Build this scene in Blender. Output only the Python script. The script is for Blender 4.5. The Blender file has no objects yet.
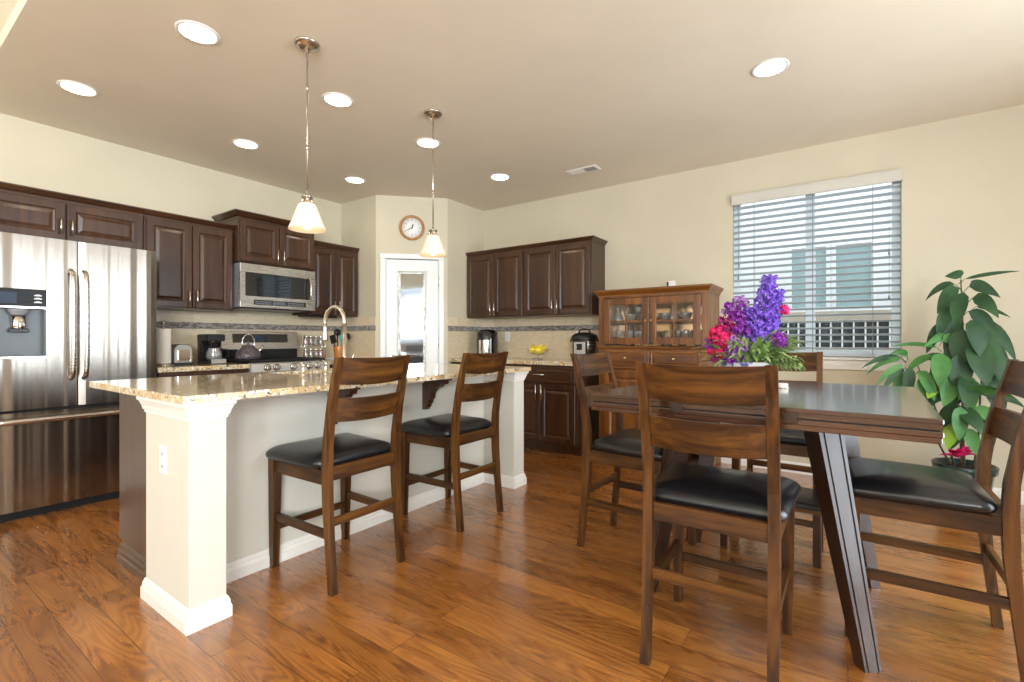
import bpy, bmesh, math, random
from mathutils import Vector, Matrix
PI = math.pi
sc = bpy.context.scene
COL = sc.collection
random.seed(7)

# ------------------------------------------------------------------ camera
cd = bpy.data.cameras.new('camera'); cam = bpy.data.objects.new('camera', cd); COL.objects.link(cam)
cd.sensor_width = 36; cd.sensor_fit = 'HORIZONTAL'; cd.lens = 477 / 1024 * 36
cd.clip_start = 0.05; cd.clip_end = 200; cd.shift_y = -0.001
cam.location = (0, 0, 1.125)
cam.rotation_euler = (PI / 2, 0, math.atan2(0.5758, 0.8176) - PI / 2)
sc.camera = cam

# ------------------------------------------------------------------ world and light
w = bpy.data.worlds.new('world'); sc.world = w; w.use_nodes = True
bg = w.node_tree.nodes['Background']; bg.inputs[0].default_value = (0.80, 0.90, 1.0, 1); bg.inputs[1].default_value = 2.5
sc.view_settings.view_transform = 'Standard'; sc.view_settings.look = 'None'
sc.view_settings.gamma = 1; sc.view_settings.use_curve_mapping = False
sc.view_settings.exposure = 0.34

def area(name, loc, rot, sx, sy, power, col):
    l = bpy.data.lights.new(name, 'AREA'); l.shape = 'RECTANGLE'; l.size = sx; l.size_y = sy
    l.energy = power; l.color = col
    o = bpy.data.objects.new(name, l); COL.objects.link(o); o.location = loc; o.rotation_euler = rot
    return o
# daylight arriving through the patio door (south) and the great-room south window; west lamp added for general light
area('daylight_patio_door', (2.50, -2.36, 1.20), (PI / 2 + .02, 0, .42), 1.9, 2.3, 108, (0.88, 0.94, 1.0))
area('daylight_great_room_south', (-2.6, -2.36, 1.85), (PI / 2 + .7, 0, -.1), 2.3, 1.6, 460, (0.90, 0.96, 1.0))
area('added_fill_west', (-4.76, 1.6, 1.75), (0, -PI / 2 - 1.0, 0), 1.7, 3.2, 85, (0.92, 0.96, 1.0))
CAN_STRENGTH = 16.0

# ------------------------------------------------------------------ materials
MAT = {}
def newmat(name):
    m = bpy.data.materials.new(name); m.use_nodes = True
    nt = m.node_tree; b = nt.nodes['Principled BSDF']
    MAT[name] = m
    return m, nt, b
def nd(nt, t, **kw):
    n = nt.nodes.new(t)
    for k, v in kw.items(): setattr(n, k, v)
    return n
def setin(n, **kw):
    for k, v in kw.items():
        n.inputs[k.replace('_', ' ')].default_value = v
def coords(nt, scale=(1, 1, 1), rot=(0, 0, 0), kind='Object'):
    tc = nd(nt, 'ShaderNodeTexCoord'); mp = nd(nt, 'ShaderNodeMapping')
    mp.inputs['Scale'].default_value = scale; mp.inputs['Rotation'].default_value = rot
    nt.links.new(tc.outputs[kind], mp.inputs[0]); return mp.outputs[0]
def ramp(nt, fac, stops, interp='LINEAR'):
    r = nd(nt, 'ShaderNodeValToRGB'); cr = r.color_ramp; cr.interpolation = interp
    while len(cr.elements) < len(stops): cr.elements.new(0.5)
    for e, (p, c) in zip(cr.elements, stops):
        e.position = p; e.color = (*c, 1) if len(c) == 3 else c
    nt.links.new(fac, r.inputs[0]); return r.outputs[0]
def noise(nt, vec, scale, detail=4, rough=0.5, dist=0.0):
    n = nd(nt, 'ShaderNodeTexNoise'); setin(n, Scale=scale, Detail=detail, Roughness=rough, Distortion=dist)
    nt.links.new(vec, n.inputs['Vector']); return n.outputs[0]
def bump(nt, b, h, strength=0.2, dist=0.01):
    n = nd(nt, 'ShaderNodeBump'); setin(n, Strength=strength, Distance=dist)
    nt.links.new(h, n.inputs['Height']); nt.links.new(n.outputs[0], b.inputs['Normal'])
def mixc(nt, fac, a, c, mode='MIX'):
    m = nd(nt, 'ShaderNodeMix', data_type='RGBA', blend_type=mode)
    for s, i in ((fac, 0), (a, 6), (c, 7)):
        if hasattr(s, 'is_linked'): nt.links.new(s, m.inputs[i])
        elif i == 0: m.inputs[0].default_value = s
        else: m.inputs[i].default_value = (*s, 1)
    return m.outputs[2]

def plain(name, col, rough=0.5, metal=0.0, spec=0.5, coat=0.0, emit=None, trans=0.0, ior=1.45):
    m, nt, b = newmat(name)
    b.inputs['Base Color'].default_value = (*col, 1); b.inputs['Roughness'].default_value = rough
    b.inputs['Metallic'].default_value = metal; b.inputs['Specular IOR Level'].default_value = spec
    b.inputs['Coat Weight'].default_value = coat; b.inputs['Coat Roughness'].default_value = 0.08
    b.inputs['Transmission Weight'].default_value = trans; b.inputs['IOR'].default_value = ior
    if emit: b.inputs['Emission Color'].default_value = (*emit[0], 1); b.inputs['Emission Strength'].default_value = emit[1]
    return m
def paint(name, col, rough=0.6, bs=0.08, scale=180):
    m, nt, b = newmat(name)
    v = coords(nt)
    n = noise(nt, v, 2.0, 3)
    c = ramp(nt, n, [(0.3, tuple(x * 0.97 for x in col)), (0.7, tuple(min(1, x * 1.03) for x in col))])
    nt.links.new(c, b.inputs['Base Color']); b.inputs['Roughness'].default_value = rough
    bump(nt, b, noise(nt, v, scale, 2), bs, 0.002)
    return m
def wood(name, dark, mid, light, axis='x', rough=0.35, coat=0.3, stretch=14, scale=5.5, fine=60, bs=0.06):
    m, nt, b = newmat(name)
    s = {'x': (1, stretch, stretch), 'y': (stretch, 1, stretch), 'z': (stretch, stretch, 1)}[axis]
    v = coords(nt, s)
    # broad cathedral figure
    n1 = noise(nt, v, scale / stretch * 2.2, 5, 0.6, 1.2)
    n2 = noise(nt, v, fine / stretch, 3, 0.6)
    mx = nd(nt, 'ShaderNodeMath', operation='MULTIPLY_ADD'); mx.inputs[1].default_value = 0.35
    nt.links.new(n2, mx.inputs[0]); nt.links.new(n1, mx.inputs[2])
    c = ramp(nt, mx.outputs[0], [(0.42, dark), (0.62, mid), (0.86, light)])
    nt.links.new(c, b.inputs['Base Color'])
    b.inputs['Roughness'].default_value = rough; b.inputs['Coat Weight'].default_value = coat; b.inputs['Coat Roughness'].default_value = 0.18
    if bs: bump(nt, b, n2, bs, 0.002)
    return m

paint('wall_beige', (0.61, 0.545, 0.405)); paint('ceiling_beige', (0.79, 0.715, 0.575), 0.8)
paint('island_paint', (0.67, 0.64, 0.56)); paint('white_trim', (0.84, 0.81, 0.76), 0.35, 0.02)
paint('door_white', (0.82, 0.81, 0.79), 0.35, 0.02)
for ax in 'xz':
    wood('espresso_' + ax, (0.024, 0.0085, 0.0038), (0.046, 0.0160, 0.0060), (0.074, 0.028, 0.010), ax, 0.34, 0.22)
for ax in 'xyz':
    wood('chair_' + ax, (0.012, 0.0038, 0.0010), (0.046, 0.0160, 0.0032), (0.145, 0.056, 0.010), ax, 0.38, 0.06)
    MAT['chair_' + ax].node_tree.nodes['Principled BSDF'].inputs['Specular IOR Level'].default_value = 0.32
wood('table_top', (0.028, 0.0105, 0.005), (0.058, 0.022, 0.010), (0.095, 0.038, 0.018), 'y', 0.22, 1.0, bs=0.0)
MAT['table_top'].node_tree.nodes['Principled BSDF'].inputs['Coat IOR'].default_value = 1.6
MAT['table_top'].node_tree.nodes['Principled BSDF'].inputs['Coat Roughness'].default_value = 0.12
wood('table_leg', (0.015, 0.006, 0.003), (0.032, 0.013, 0.006), (0.055, 0.023, 0.011), 'z', 0.36, 0.2)
for ax in 'xz':
    wood('hutch_' + ax, (0.060, 0.017, 0.002), (0.135, 0.042, 0.005), (0.25, 0.088, 0.010), ax, 0.36, 0.12)
plain('leather', (0.008, 0.008, 0.010), 0.33, 0, 0.5, 0.25)
plain('black_plastic', (0.012, 0.012, 0.013), 0.28); plain('black_gloss', (0.006, 0.006, 0.008), 0.08, 0, 0.6, 0.5)
plain('cast_iron', (0.012, 0.011, 0.011), 0.5); plain('nickel', (0.62, 0.57, 0.50), 0.26, 1.0); plain('chrome', (0.80, 0.79, 0.77), 0.10, 1.0)
plain('white_plastic', (0.80, 0.79, 0.76), 0.35); plain('blind_backlit', (0.52, 0.57, 0.61), 0.4)  # backlit blue-grey shade put into the white blind's colour
paint('valance_cream', (0.60, 0.57, 0.50), 0.5, 0.02); plain('vinyl', (0.66, 0.74, 0.78), 0.4)
plain('paper', (0.90, 0.86, 0.80), 0.85); plain('grey_plastic', (0.22, 0.22, 0.23), 0.4); plain('dark_gap', (0.006, 0.005, 0.005), 0.7)
plain('dispenser_grey', (0.13, 0.14, 0.15), 0.35, 0.2); plain('icon_white', (0.75, 0.78, 0.8), 0.5); plain('logo_grey', (0.14, 0.13, 0.12), 0.4)
plain('can_glow', (1, 0.96, 0.9), 0.5, emit=((1.0, 0.86, 0.66), CAN_STRENGTH))
plain('bulb', (1, 0.95, 0.85), 0.5, emit=((1.0, 0.74, 0.42), 9.0))
plain('clock_face', (0.86, 0.85, 0.84), 0.4); plain('clock_ring', (0.42, 0.19, 0.045), 0.3, 0, 0.5, 0.4); plain('ink', (0.02, 0.02, 0.025), 0.5)
plain('banana', (0.86, 0.60, 0.02), 0.45); plain('lemon', (0.90, 0.70, 0.03), 0.45); plain('teal', (0.05, 0.33, 0.38), 0.4)
plain('copper', (0.62, 0.25, 0.08), 0.3, 0.4); plain('brass', (0.78, 0.58, 0.32), 0.25, 1.0)
plain('pot_green', (0.012, 0.035, 0.030), 0.22, 0, 0.5, 0.3); plain('soil', (0.03, 0.02, 0.012), 0.9); plain('magenta', (0.80, 0.02, 0.20), 0.5)
plain('pink_red', (0.66, 0.012, 0.13), 0.55); plain('violet', (0.22, 0.10, 0.62), 0.55); plain('purple', (0.22, 0.02, 0.34), 0.55); plain('lilac', (0.42, 0.20, 0.52), 0.6); plain('plum', (0.28, 0.01, 0.13), 0.6)
plain('stem_green', (0.13, 0.20, 0.05), 0.5); plain('bark', (0.12, 0.085, 0.045), 0.7)
plain('screen_blue', (0.008, 0.014, 0.03), 0.4, emit=((0.1, 0.4, 0.9), 0.03))
plain('exterior_white', (0.80, 0.80, 0.78), 0.7); plain('fence_tan', (0.42, 0.36, 0.29), 0.8); plain('slate', (0.035, 0.037, 0.045), 0.6); plain('grass', (0.10, 0.16, 0.04), 0.9)
plain('far_blind', (0.30, 0.40, 0.40), 0.5); plain('cooktop', (0.02, 0.02, 0.022), 0.2, 0.3)

def leafmat(name, a, c, vein):
    m, nt, b = newmat(name)
    v = coords(nt); n = noise(nt, v, 9, 3)
    col = ramp(nt, n, [(0.3, a), (0.7, c)])
    nt.links.new(col, b.inputs['Base Color']); b.inputs['Roughness'].default_value = 0.48; b.inputs['Specular IOR Level'].default_value = 0.3
    b.inputs['Subsurface Weight'].default_value = 0.0
    return m
leafmat('leaf_dark', (0.014, 0.045, 0.018), (0.034, 0.090, 0.028), 0); leafmat('leaf_mid', (0.035, 0.13, 0.03), (0.08, 0.22, 0.05), 0)
leafmat('leaf_lime', (0.20, 0.36, 0.03), (0.30, 0.45, 0.05), 0); leafmat('foliage_light', (0.20, 0.36, 0.08), (0.58, 0.68, 0.34), 0)

# clear glass that still lets light through cheaply: thin glass sheets
def thin_glass(name, tint=(1, 1, 1), refl=0.10, fres=0.6, milk=0.0):
    m = bpy.data.materials.new(name); m.use_nodes = True; nt = m.node_tree; nt.nodes.clear()
    out = nd(nt, 'ShaderNodeOutputMaterial'); tr = nd(nt, 'ShaderNodeBsdfTransparent'); gl = nd(nt, 'ShaderNodeBsdfGlossy'); mx = nd(nt, 'ShaderNodeMixShader')
    tr.inputs[0].default_value = (*tint, 1); gl.inputs['Roughness'].default_value = 0.03
    lw = nd(nt, 'ShaderNodeLayerWeight'); lw.inputs[0].default_value = 0.25
    ma = nd(nt, 'ShaderNodeMath', operation='MULTIPLY_ADD'); ma.inputs[1].default_value = fres; ma.inputs[2].default_value = refl
    nt.links.new(lw.outputs['Fresnel'], ma.inputs[0]); nt.links.new(ma.outputs[0], mx.inputs[0])
    body = tr.outputs[0]
    if milk:
        df = nd(nt, 'ShaderNodeBsdfTranslucent'); d2 = nd(nt, 'ShaderNodeBsdfDiffuse'); a2 = nd(nt, 'ShaderNodeMixShader'); m2 = nd(nt, 'ShaderNodeMixShader')
        nt.links.new(df.outputs[0], a2.inputs[1]); nt.links.new(d2.outputs[0], a2.inputs[2]); df.inputs[0].default_value = d2.inputs[0].default_value = (.9, .9, .92, 1)
        m2.inputs[0].default_value = milk; nt.links.new(tr.outputs[0], m2.inputs[1]); nt.links.new(a2.outputs[0], m2.inputs[2]); body = m2.outputs[0]
    nt.links.new(body, mx.inputs[1]); nt.links.new(gl.outputs[0], mx.inputs[2]); nt.links.new(mx.outputs[0], out.inputs[0])
    MAT[name] = m
thin_glass('window_glass', (0.97, 0.99, 1.0), 0.0, 0.12); thin_glass('hutch_glass', (0.98, 0.98, 0.98), 0.03)
thin_glass('crystal', (0.95, 0.95, 0.96), 0.16, 0.5, 0.34); thin_glass('carafe', (0.30, 0.28, 0.27), 0.25)
plain('hutch_reflector', (0.85, 0.62, 0.42), 0.12, 0.9)  # warm reflector added inside the hutch
plain('pantry_glass', (0.24, 0.24, 0.25), 0.05, 0.8)
plain('tinted_glass', (0.006, 0.007, 0.009), 0.04, 0, 0.8, 0.0)
plain('panel_black', (0.010, 0.010, 0.012), 0.35, 0, 0.3)
plain('satin_light', (0.62, 0.59, 0.54), 0.42, 0.5)
plain('satin_steel', (0.42, 0.40, 0.37), 0.5, 0.7)
# frosted decorative border of the pantry pane
m, nt, b = newmat('pantry_border'); v = coords(nt); n = noise(nt, v, 70, 3)
nt.links.new(ramp(nt, n, [(0.35, (0.16, 0.15, 0.14)), (0.65, (0.55, 0.53, 0.50))]), b.inputs['Base Color'])
b.inputs['Metallic'].default_value = 0.6; b.inputs['Roughness'].default_value = 0.25; bump(nt, b, n, 0.5, 0.01)
# frosted lamp glass
m, nt, b = newmat('shade_glass'); b.inputs['Base Color'].default_value = (0.84, 0.76, 0.62, 1); b.inputs['Roughness'].default_value = 0.35
v = coords(nt); n = noise(nt, v, 22, 4, 0.6, 1.5)
nt.links.new(ramp(nt, n, [(0.3, (1.0, 0.66, 0.34)), (0.7, (1.0, 0.80, 0.55))]), b.inputs['Emission Color']); b.inputs['Emission Strength'].default_value = 0.10
# stainless, brushed, slightly wavy
def steel(name, col, rough, wave, axis):
    m, nt, b = newmat(name)
    b.inputs['Metallic'].default_value = 1.0; b.inputs['Base Color'].default_value = (*col, 1)
    s = {'x': (1, 1, 60), 'z': (60, 60, 1), 'w': (1.5, 1.5, .3)}[axis]
    n = noise(nt, coords(nt, s), 6, 3)
    r = ramp(nt, n, [(0.3, (rough * 0.93,) * 3), (0.7, (rough * 1.08,) * 3)])
    nt.links.new(r, b.inputs['Roughness'])
    if wave:
        sx = nd(nt, 'ShaderNodeSeparateXYZ'); nt.links.new(coords(nt), sx.inputs[0])
        w1 = nd(nt, 'ShaderNodeTexNoise', noise_dimensions='1D'); setin(w1, Scale=9.0, Detail=1.5); nt.links.new(sx.outputs[0], w1.inputs['W']); wv = w1.outputs[0]
        bump(nt, b, wv, wave, 0.06)
    return m
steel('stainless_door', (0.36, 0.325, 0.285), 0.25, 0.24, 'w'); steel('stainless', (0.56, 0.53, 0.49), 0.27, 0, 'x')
# floor planks running along y
m, nt, b = newmat('floor_wood')
tc = nd(nt, 'ShaderNodeTexCoord'); mp = nd(nt, 'ShaderNodeMapping'); mp.inputs['Rotation'].default_value = (0, 0, PI / 2)
nt.links.new(tc.outputs['Object'], mp.inputs[0])
def plank_brick(seedoff, c1, c2, mort):
    br = nd(nt, 'ShaderNodeTexBrick'); br.offset = 0.37; br.offset_frequency = 2
    setin(br, Scale=1.0, Brick_Width=1.35, Row_Height=0.128); br.inputs['Mortar Size'].default_value = 0.0016
    br.inputs['Mortar Smooth'].default_value = 0.2
    br.inputs['Color1'].default_value = (*c1, 1); br.inputs['Color2'].default_value = (*c2, 1); br.inputs['Mortar'].default_value = (*mort, 1)
    nt.links.new(mp.outputs[0], br.inputs['Vector']); return br
br = plank_brick(0, (0, 0, 0), (1, 1, 1), (0.5, 0.5, 0.5))
vs = nd(nt, 'ShaderNodeVectorMath', operation='MULTIPLY_ADD')
sh = nd(nt, 'ShaderNodeVectorMath', operation='SCALE'); sh.inputs['Scale'].default_value = 13.0
nt.links.new(br.outputs['Color'], sh.inputs[0])
vs.inputs[1].default_value = (8, 0.9, 1); nt.links.new(tc.outputs['Object'], vs.inputs[0]); nt.links.new(sh.outputs[0], vs.inputs[2])
g1 = noise(nt, vs.outputs[0], 0.62, 2, 0.45, 0.5)
# growth ring bands
wv = nd(nt, 'ShaderNodeMath', operation='MULTIPLY'); wv.inputs[1].default_value = 210.0; nt.links.new(g1, wv.inputs[0])
sn = nd(nt, 'ShaderNodeMath', operation='SINE'); nt.links.new(wv.outputs[0], sn.inputs[0])
g2 = ramp(nt, noise(nt, vs.outputs[0], 2.2, 4, 0.6), [(0.0, (.30,) * 3), (1.0, (.70,) * 3)])
ad = nd(nt, 'ShaderNodeMath', operation='MULTIPLY_ADD'); ad.inputs[1].default_value = 0.06; nt.links.new(sn.outputs[0], ad.inputs[0]); nt.links.new(g2, ad.inputs[2])
grain = ramp(nt, ad.outputs[0], [(0.40, (0.20, 0.066, 0.013)), (0.50, (0.34, 0.122, 0.024)), (0.62, (0.45, 0.180, 0.038))])
tone = ramp(nt, br.outputs['Color'], [(0.0, (0.72, 0.68, 0.64)), (0.5, (1, 1, 1)), (1.0, (1.16, 1.15, 1.10))])
col = mixc(nt, 1.0, grain, tone, 'MULTIPLY')
col = mixc(nt, br.outputs['Fac'], col, (0.10, 0.035, 0.012))
nt.links.new(col, b.inputs['Base Color'])
nt.links.new(ramp(nt, g2, [(0.4, (0.24,) * 3), (0.6, (0.32,) * 3)]), b.inputs['Roughness'])
b.inputs['Coat Weight'].default_value = 0.9; b.inputs['Coat Roughness'].default_value = 0.16
bump(nt, b, ad.outputs[0], 0.05, 0.003)
# granite
m, nt, b = newmat('granite'); v = coords(nt)
big = noise(nt, v, 9, 3, 0.6); base = ramp(nt, big, [(0.35, (0.56, 0.37, 0.17)), (0.55, (0.68, 0.52, 0.30)), (0.7, (0.66, 0.59, 0.45))])
vo = nd(nt, 'ShaderNodeTexVoronoi'); setin(vo, Scale=85.0); nt.links.new(v, vo.inputs['Vector'])
sp = ramp(nt, vo.outputs['Color'], [(0.0, (0, 0, 0)), (0.28, (0, 0, 0)), (0.30, (1, 1, 1))], 'CONSTANT')
n2 = noise(nt, v, 55, 3, 0.7)
k = ramp(nt, n2, [(0.38, (1, 1, 1)), (0.43, (0, 0, 0))]); whites = ramp(nt, noise(nt, v, 38, 2), [(0.55, (0, 0, 0)), (0.62, (1, 1, 1))])
c = mixc(nt, whites, base, (0.78, 0.75, 0.68)); c = mixc(nt, k, c, (0.055, 0.045, 0.04))
n3 = noise(nt, v, 120, 2); k3 = ramp(nt, n3, [(0.60, (0, 0, 0)), (0.68, (1, 1, 1))]); c = mixc(nt, k3, c, (0.20, 0.11, 0.06))
nt.links.new(c, b.inputs['Base Color']); b.inputs['Roughness'].default_value = 0.10; b.inputs['Coat Weight'].default_value = 0.3; b.inputs['Coat Roughness'].default_value = 0.05
# tiles
def tile(name, tw, th, c1, c2, grout, ms, rot, offs=0.5, rough=0.35):
    m, nt, b = newmat(name); tc = nd(nt, 'ShaderNodeTexCoord'); mp = nd(nt, 'ShaderNodeMapping')
    mp.inputs['Rotation'].default_value = rot; nt.links.new(tc.outputs['Object'], mp.inputs[0])
    br = nd(nt, 'ShaderNodeTexBrick'); br.offset = offs
    setin(br, Scale=1.0, Brick_Width=tw, Row_Height=th); br.inputs['Mortar Size'].default_value = ms; br.inputs['Mortar Smooth'].default_value = 0.1
    br.inputs['Color1'].default_value = (*c1, 1); br.inputs['Color2'].default_value = (*c2, 1); br.inputs['Mortar'].default_value = (*grout, 1)
    br.inputs['Bias'].default_value = 0.0
    nt.links.new(mp.outputs[0], br.inputs['Vector'])
    n = noise(nt, coords(nt, (1, 1, 3)), 14, 4)
    c = mixc(nt, 1.0, br.outputs['Color'], ramp(nt, n, [(0.3, (0.90, 0.89, 0.87)), (0.7, (1.08, 1.07, 1.06))]), 'MULTIPLY')
    nt.links.new(c, b.inputs['Base Color']); b.inputs['Roughness'].default_value = rough
    bump(nt, b, br.outputs['Fac'], 0.3, -0.002)
RX = (-PI / 2, 0, 0)            # object frames: x along the wall, z up
tile('travertine', 0.33, 0.305, (0.67, 0.555, 0.385), (0.73, 0.615, 0.445), (0.56, 0.47, 0.34), 0.002, RX)
tile('mosaic', 0.026, 0.013, (0.05, 0.035, 0.03), (0.34, 0.29, 0.26), (0.42, 0.39, 0.36), 0.0012, RX, 0.5, 0.15)
m, nt, b = newmat('kettle_enamel'); v = coords(nt); n = noise(nt, v, 160, 2)
nt.links.new(ramp(nt, n, [(0.55, (0.05, 0.035, 0.045)), (0.68, (0.45, 0.38, 0.40))]), b.inputs['Base Color']); b.inputs['Roughness'].default_value = 0.2
m, nt, b = newmat('porcelain'); v = coords(nt); n = noise(nt, v, 26, 3)
nt.links.new(ramp(nt, n, [(0.50, (0.80, 0.80, 0.80)), (0.58, (0.16, 0.17, 0.42))]), b.inputs['Base Color']); b.inputs['Roughness'].default_value = 0.2
m, nt, b = newmat('siding')
wv = nd(nt, 'ShaderNodeTexWave'); wv.bands_direction = 'Z'; wv.wave_profile = 'SAW'; setin(wv, Scale=3.0); nt.links.new(coords(nt), wv.inputs['Vector'])
b.inputs['Base Color'].default_value = (0.84, 0.84, 0.83, 1); b.inputs['Roughness'].default_value = 0.7; bump(nt, b, wv.outputs[0], 0.5, 0.02)

# ------------------------------------------------------------------ geometry helpers
class MB:
    def __init__(s): s.bm = bmesh.new()
    def _v(s, p): return s.bm.verts.new(p)
    def face(s, vs):
        try: return s.bm.faces.new(vs)
        except ValueError: return None
    def box(s, x0, y0, z0, x1, y1, z1, bev=0.0, M=None, seg=1):
        t = bmesh.new(); bmesh.ops.create_cube(t, size=1)
        for v in t.verts: v.co = Vector(((x0 + x1) / 2 + v.co.x * (x1 - x0), (y0 + y1) / 2 + v.co.y * (y1 - y0), (z0 + z1) / 2 + v.co.z * (z1 - z0)))
        if bev: bmesh.ops.bevel(t, geom=list(t.edges), offset=bev, segments=seg, affect='EDGES', profile=0.6)
        s.merge(t, M); return s
    def merge(s, t, M=None):
        mp = {}
        for v in t.verts: mp[v] = s.bm.verts.new(M @ v.co if M else v.co)
        for f in t.faces:
            try:
                nf = s.bm.faces.new([mp[v] for v in f.verts]); nf.smooth = f.smooth
            except ValueError: pass
        t.free()
    def loops(s, rings, cap0=True, cap1=True, closed=False, smooth=False):
        """rings: lists of points with equal count, bridged in order"""
        R = [[s._v(p) for p in r] for r in rings]; n = len(R[0]); L = len(R)
        for i in range(L if closed else L - 1):
            a, c = R[i], R[(i + 1) % L]
            for j in range(n):
                f = s.face((a[j], a[(j + 1) % n], c[(j + 1) % n], c[j]))
                if f and smooth: f.smooth = True
        if not closed:
            if cap0: s.face(list(reversed(R[0])))
            if cap1: s.face(R[-1])
        return s
    def lathe(s, prof, c=(0, 0, 0), seg=24, M=None, cap0=True, cap1=True, sx=1, sy=1):
        rings = []
        for r, z in prof:
            ring = []
            for k in range(seg):
                a = 2 * PI * k / seg; p = Vector((max(r, 1e-4) * math.cos(a) * sx, max(r, 1e-4) * math.sin(a) * sy, z))
                if M: p = M @ p
                ring.append(p + Vector(c))
            rings.append(ring)
        return s.loops(rings, cap0, cap1, smooth=True)
    def tube(s, pts, rad, seg=10, cap=True, flat=None):
        pts = [Vector(p) for p in pts]; n = len(pts)
        rad = rad if isinstance(rad, (list, tuple)) else [rad] * n
        rings = []; up = None
        for i in range(n):
            t = (pts[min(i + 1, n - 1)] - pts[max(i - 1, 0)]).normalized()
            if up is None:
                up = Vector((0, 0, 1)) if abs(t.z) < 0.9 else Vector((1, 0, 0))
            a = t.cross(up).normalized(); b_ = a.cross(t).normalized(); up = b_
            rings.append([pts[i] + (a * math.cos(2 * PI * k / seg) + b_ * math.sin(2 * PI * k / seg) * (flat or 1)) * rad[i] for k in range(seg)])
        return s.loops(rings, cap, cap, smooth=True)
    def cyl(s, p0, p1, r0, r1=None, seg=16): return s.tube([p0, p1], [r0, r0 if r1 is None else r1], seg)
    def beam(s, secs):
        """secs: (cx, cy, z, hx, hy) rectangular sections stacked along z"""
        return s.loops([[(cx - hx, cy - hy, z), (cx + hx, cy - hy, z), (cx + hx, cy + hy, z), (cx - hx, cy + hy, z)] for cx, cy, z, hx, hy in secs])
    def prism(s, poly, d0, d1, plane='yz'):
        f = {'yz': lambda a, c, d: (d, a, c), 'xz': lambda a, c, d: (a, d, c), 'xy': lambda a, c, d: (a, c, d)}[plane]
        return s.loops([[f(a, c, d0) for a, c in poly], [f(a, c, d1) for a, c in poly]])
    def sphere(s, c, r, sx=1, sy=1, sz=1, seg=16, M=None):
        t = bmesh.new(); bmesh.ops.create_uvsphere(t, u_segments=seg, v_segments=max(6, seg // 2), radius=r)
        for v in t.verts: v.co = Vector((v.co.x * sx, v.co.y * sy, v.co.z * sz))
        for f in t.faces: f.smooth = True
        if M: bmesh.ops.transform(t, matrix=M, verts=t.verts)
        bmesh.ops.translate(t, vec=Vector(c), verts=t.verts); s.merge(t); return s
    def rects(s, L):
        """nested door rectangles in the xz plane: (x0, x1, z0, z1, y)"""
        return s.loops([[(x0, y, z0), (x1, y, z0), (x1, y, z1), (x0, y, z1)] for x0, x1, z0, z1, y in L])
    def stack(s, x0, x1, y0, y1, L):
        """moulding solid: L = (left, right, front, back, z) outward offsets"""
        return s.loops([[(x0 - a, y0 - f, z), (x1 + b_, y0 - f, z), (x1 + b_, y1 + k, z), (x0 - a, y1 + k, z)] for a, b_, f, k, z in L])
    def data(s, name, mat, smooth=None):
        bmesh.ops.recalc_face_normals(s.bm, faces=s.bm.faces)
        me = bpy.data.meshes.new(name); s.bm.to_mesh(me); s.bm.free()
        me.materials.append(MAT[mat] if isinstance(mat, str) else mat)
        return me
    def build(s, name, mat, parent=None, loc=None, rot=None):
        o = bpy.data.objects.new(name, s.data(name, mat)); COL.objects.link(o)
        if parent: o.parent = parent
        if loc: o.location = loc
        if rot: o.rotation_euler = rot
        return o

def thing(name, label, cat, loc=(0, 0, 0), rz=0.0, group=None):
    o = bpy.data.objects.new(name, None); COL.objects.link(o); o.empty_display_size = 0.1
    o.location = loc; o.rotation_euler = (0, 0, rz); return tag(o, label, cat, group)
def tag(o, label, cat, group=None, kind=None):
    if label: o['label'] = label
    if cat: o['category'] = cat
    if group: o['group'] = group
    if kind: o['kind'] = kind
    return o
def struct(o): o['kind'] = 'structure'; return o
def copy_tree(o, parent=None):
    c = o.copy(); COL.objects.link(c)
    if parent: c.parent = parent
    for ch in list(o.children): copy_tree(ch, c)
    return c
def text(body, size, mat, name, parent, M, extrude=0.0006):
    cu = bpy.data.curves.new('t', 'FONT'); cu.body = body; cu.size = size; cu.align_x = 'CENTER'; cu.align_y = 'CENTER'; cu.extrude = extrude
    t = bpy.data.objects.new('t', cu); COL.objects.link(t)
    dg = bpy.context.evaluated_depsgraph_get(); dg.update(); me = bpy.data.meshes.new_from_object(t.evaluated_get(dg))
    bpy.data.objects.remove(t); bpy.data.curves.remove(cu)
    me.transform(M); me.materials.clear(); me.materials.append(MAT[mat]); me.name = name
    o = bpy.data.objects.new(name, me); COL.objects.link(o); o.parent = parent
    return o
XZ = Matrix.Rotation(PI / 2, 4, 'X')     # text in the xz plane, facing -y

# ------------------------------------------------------------------ room shell
H = 2.74; YL = 4.93; XR = 4.69; YS = -2.2; XW = -4.6; HG = 3.55; XC = 0.527
# floor
struct(MB().box(XW - .1, YS - .1, -0.1, XR + .12, YL + .12, 0).build('floor', 'floor_wood'))
def wallbox(name, x0, y0, z0, x1, y1, z1, mat='wall_beige'):
    return struct(MB().box(x0, y0, z0, x1, y1, z1).build(name, mat))
wallbox('wall_left', XW - .1, YL, 0, XR + .12, YL + .12, HG + .1)
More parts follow.
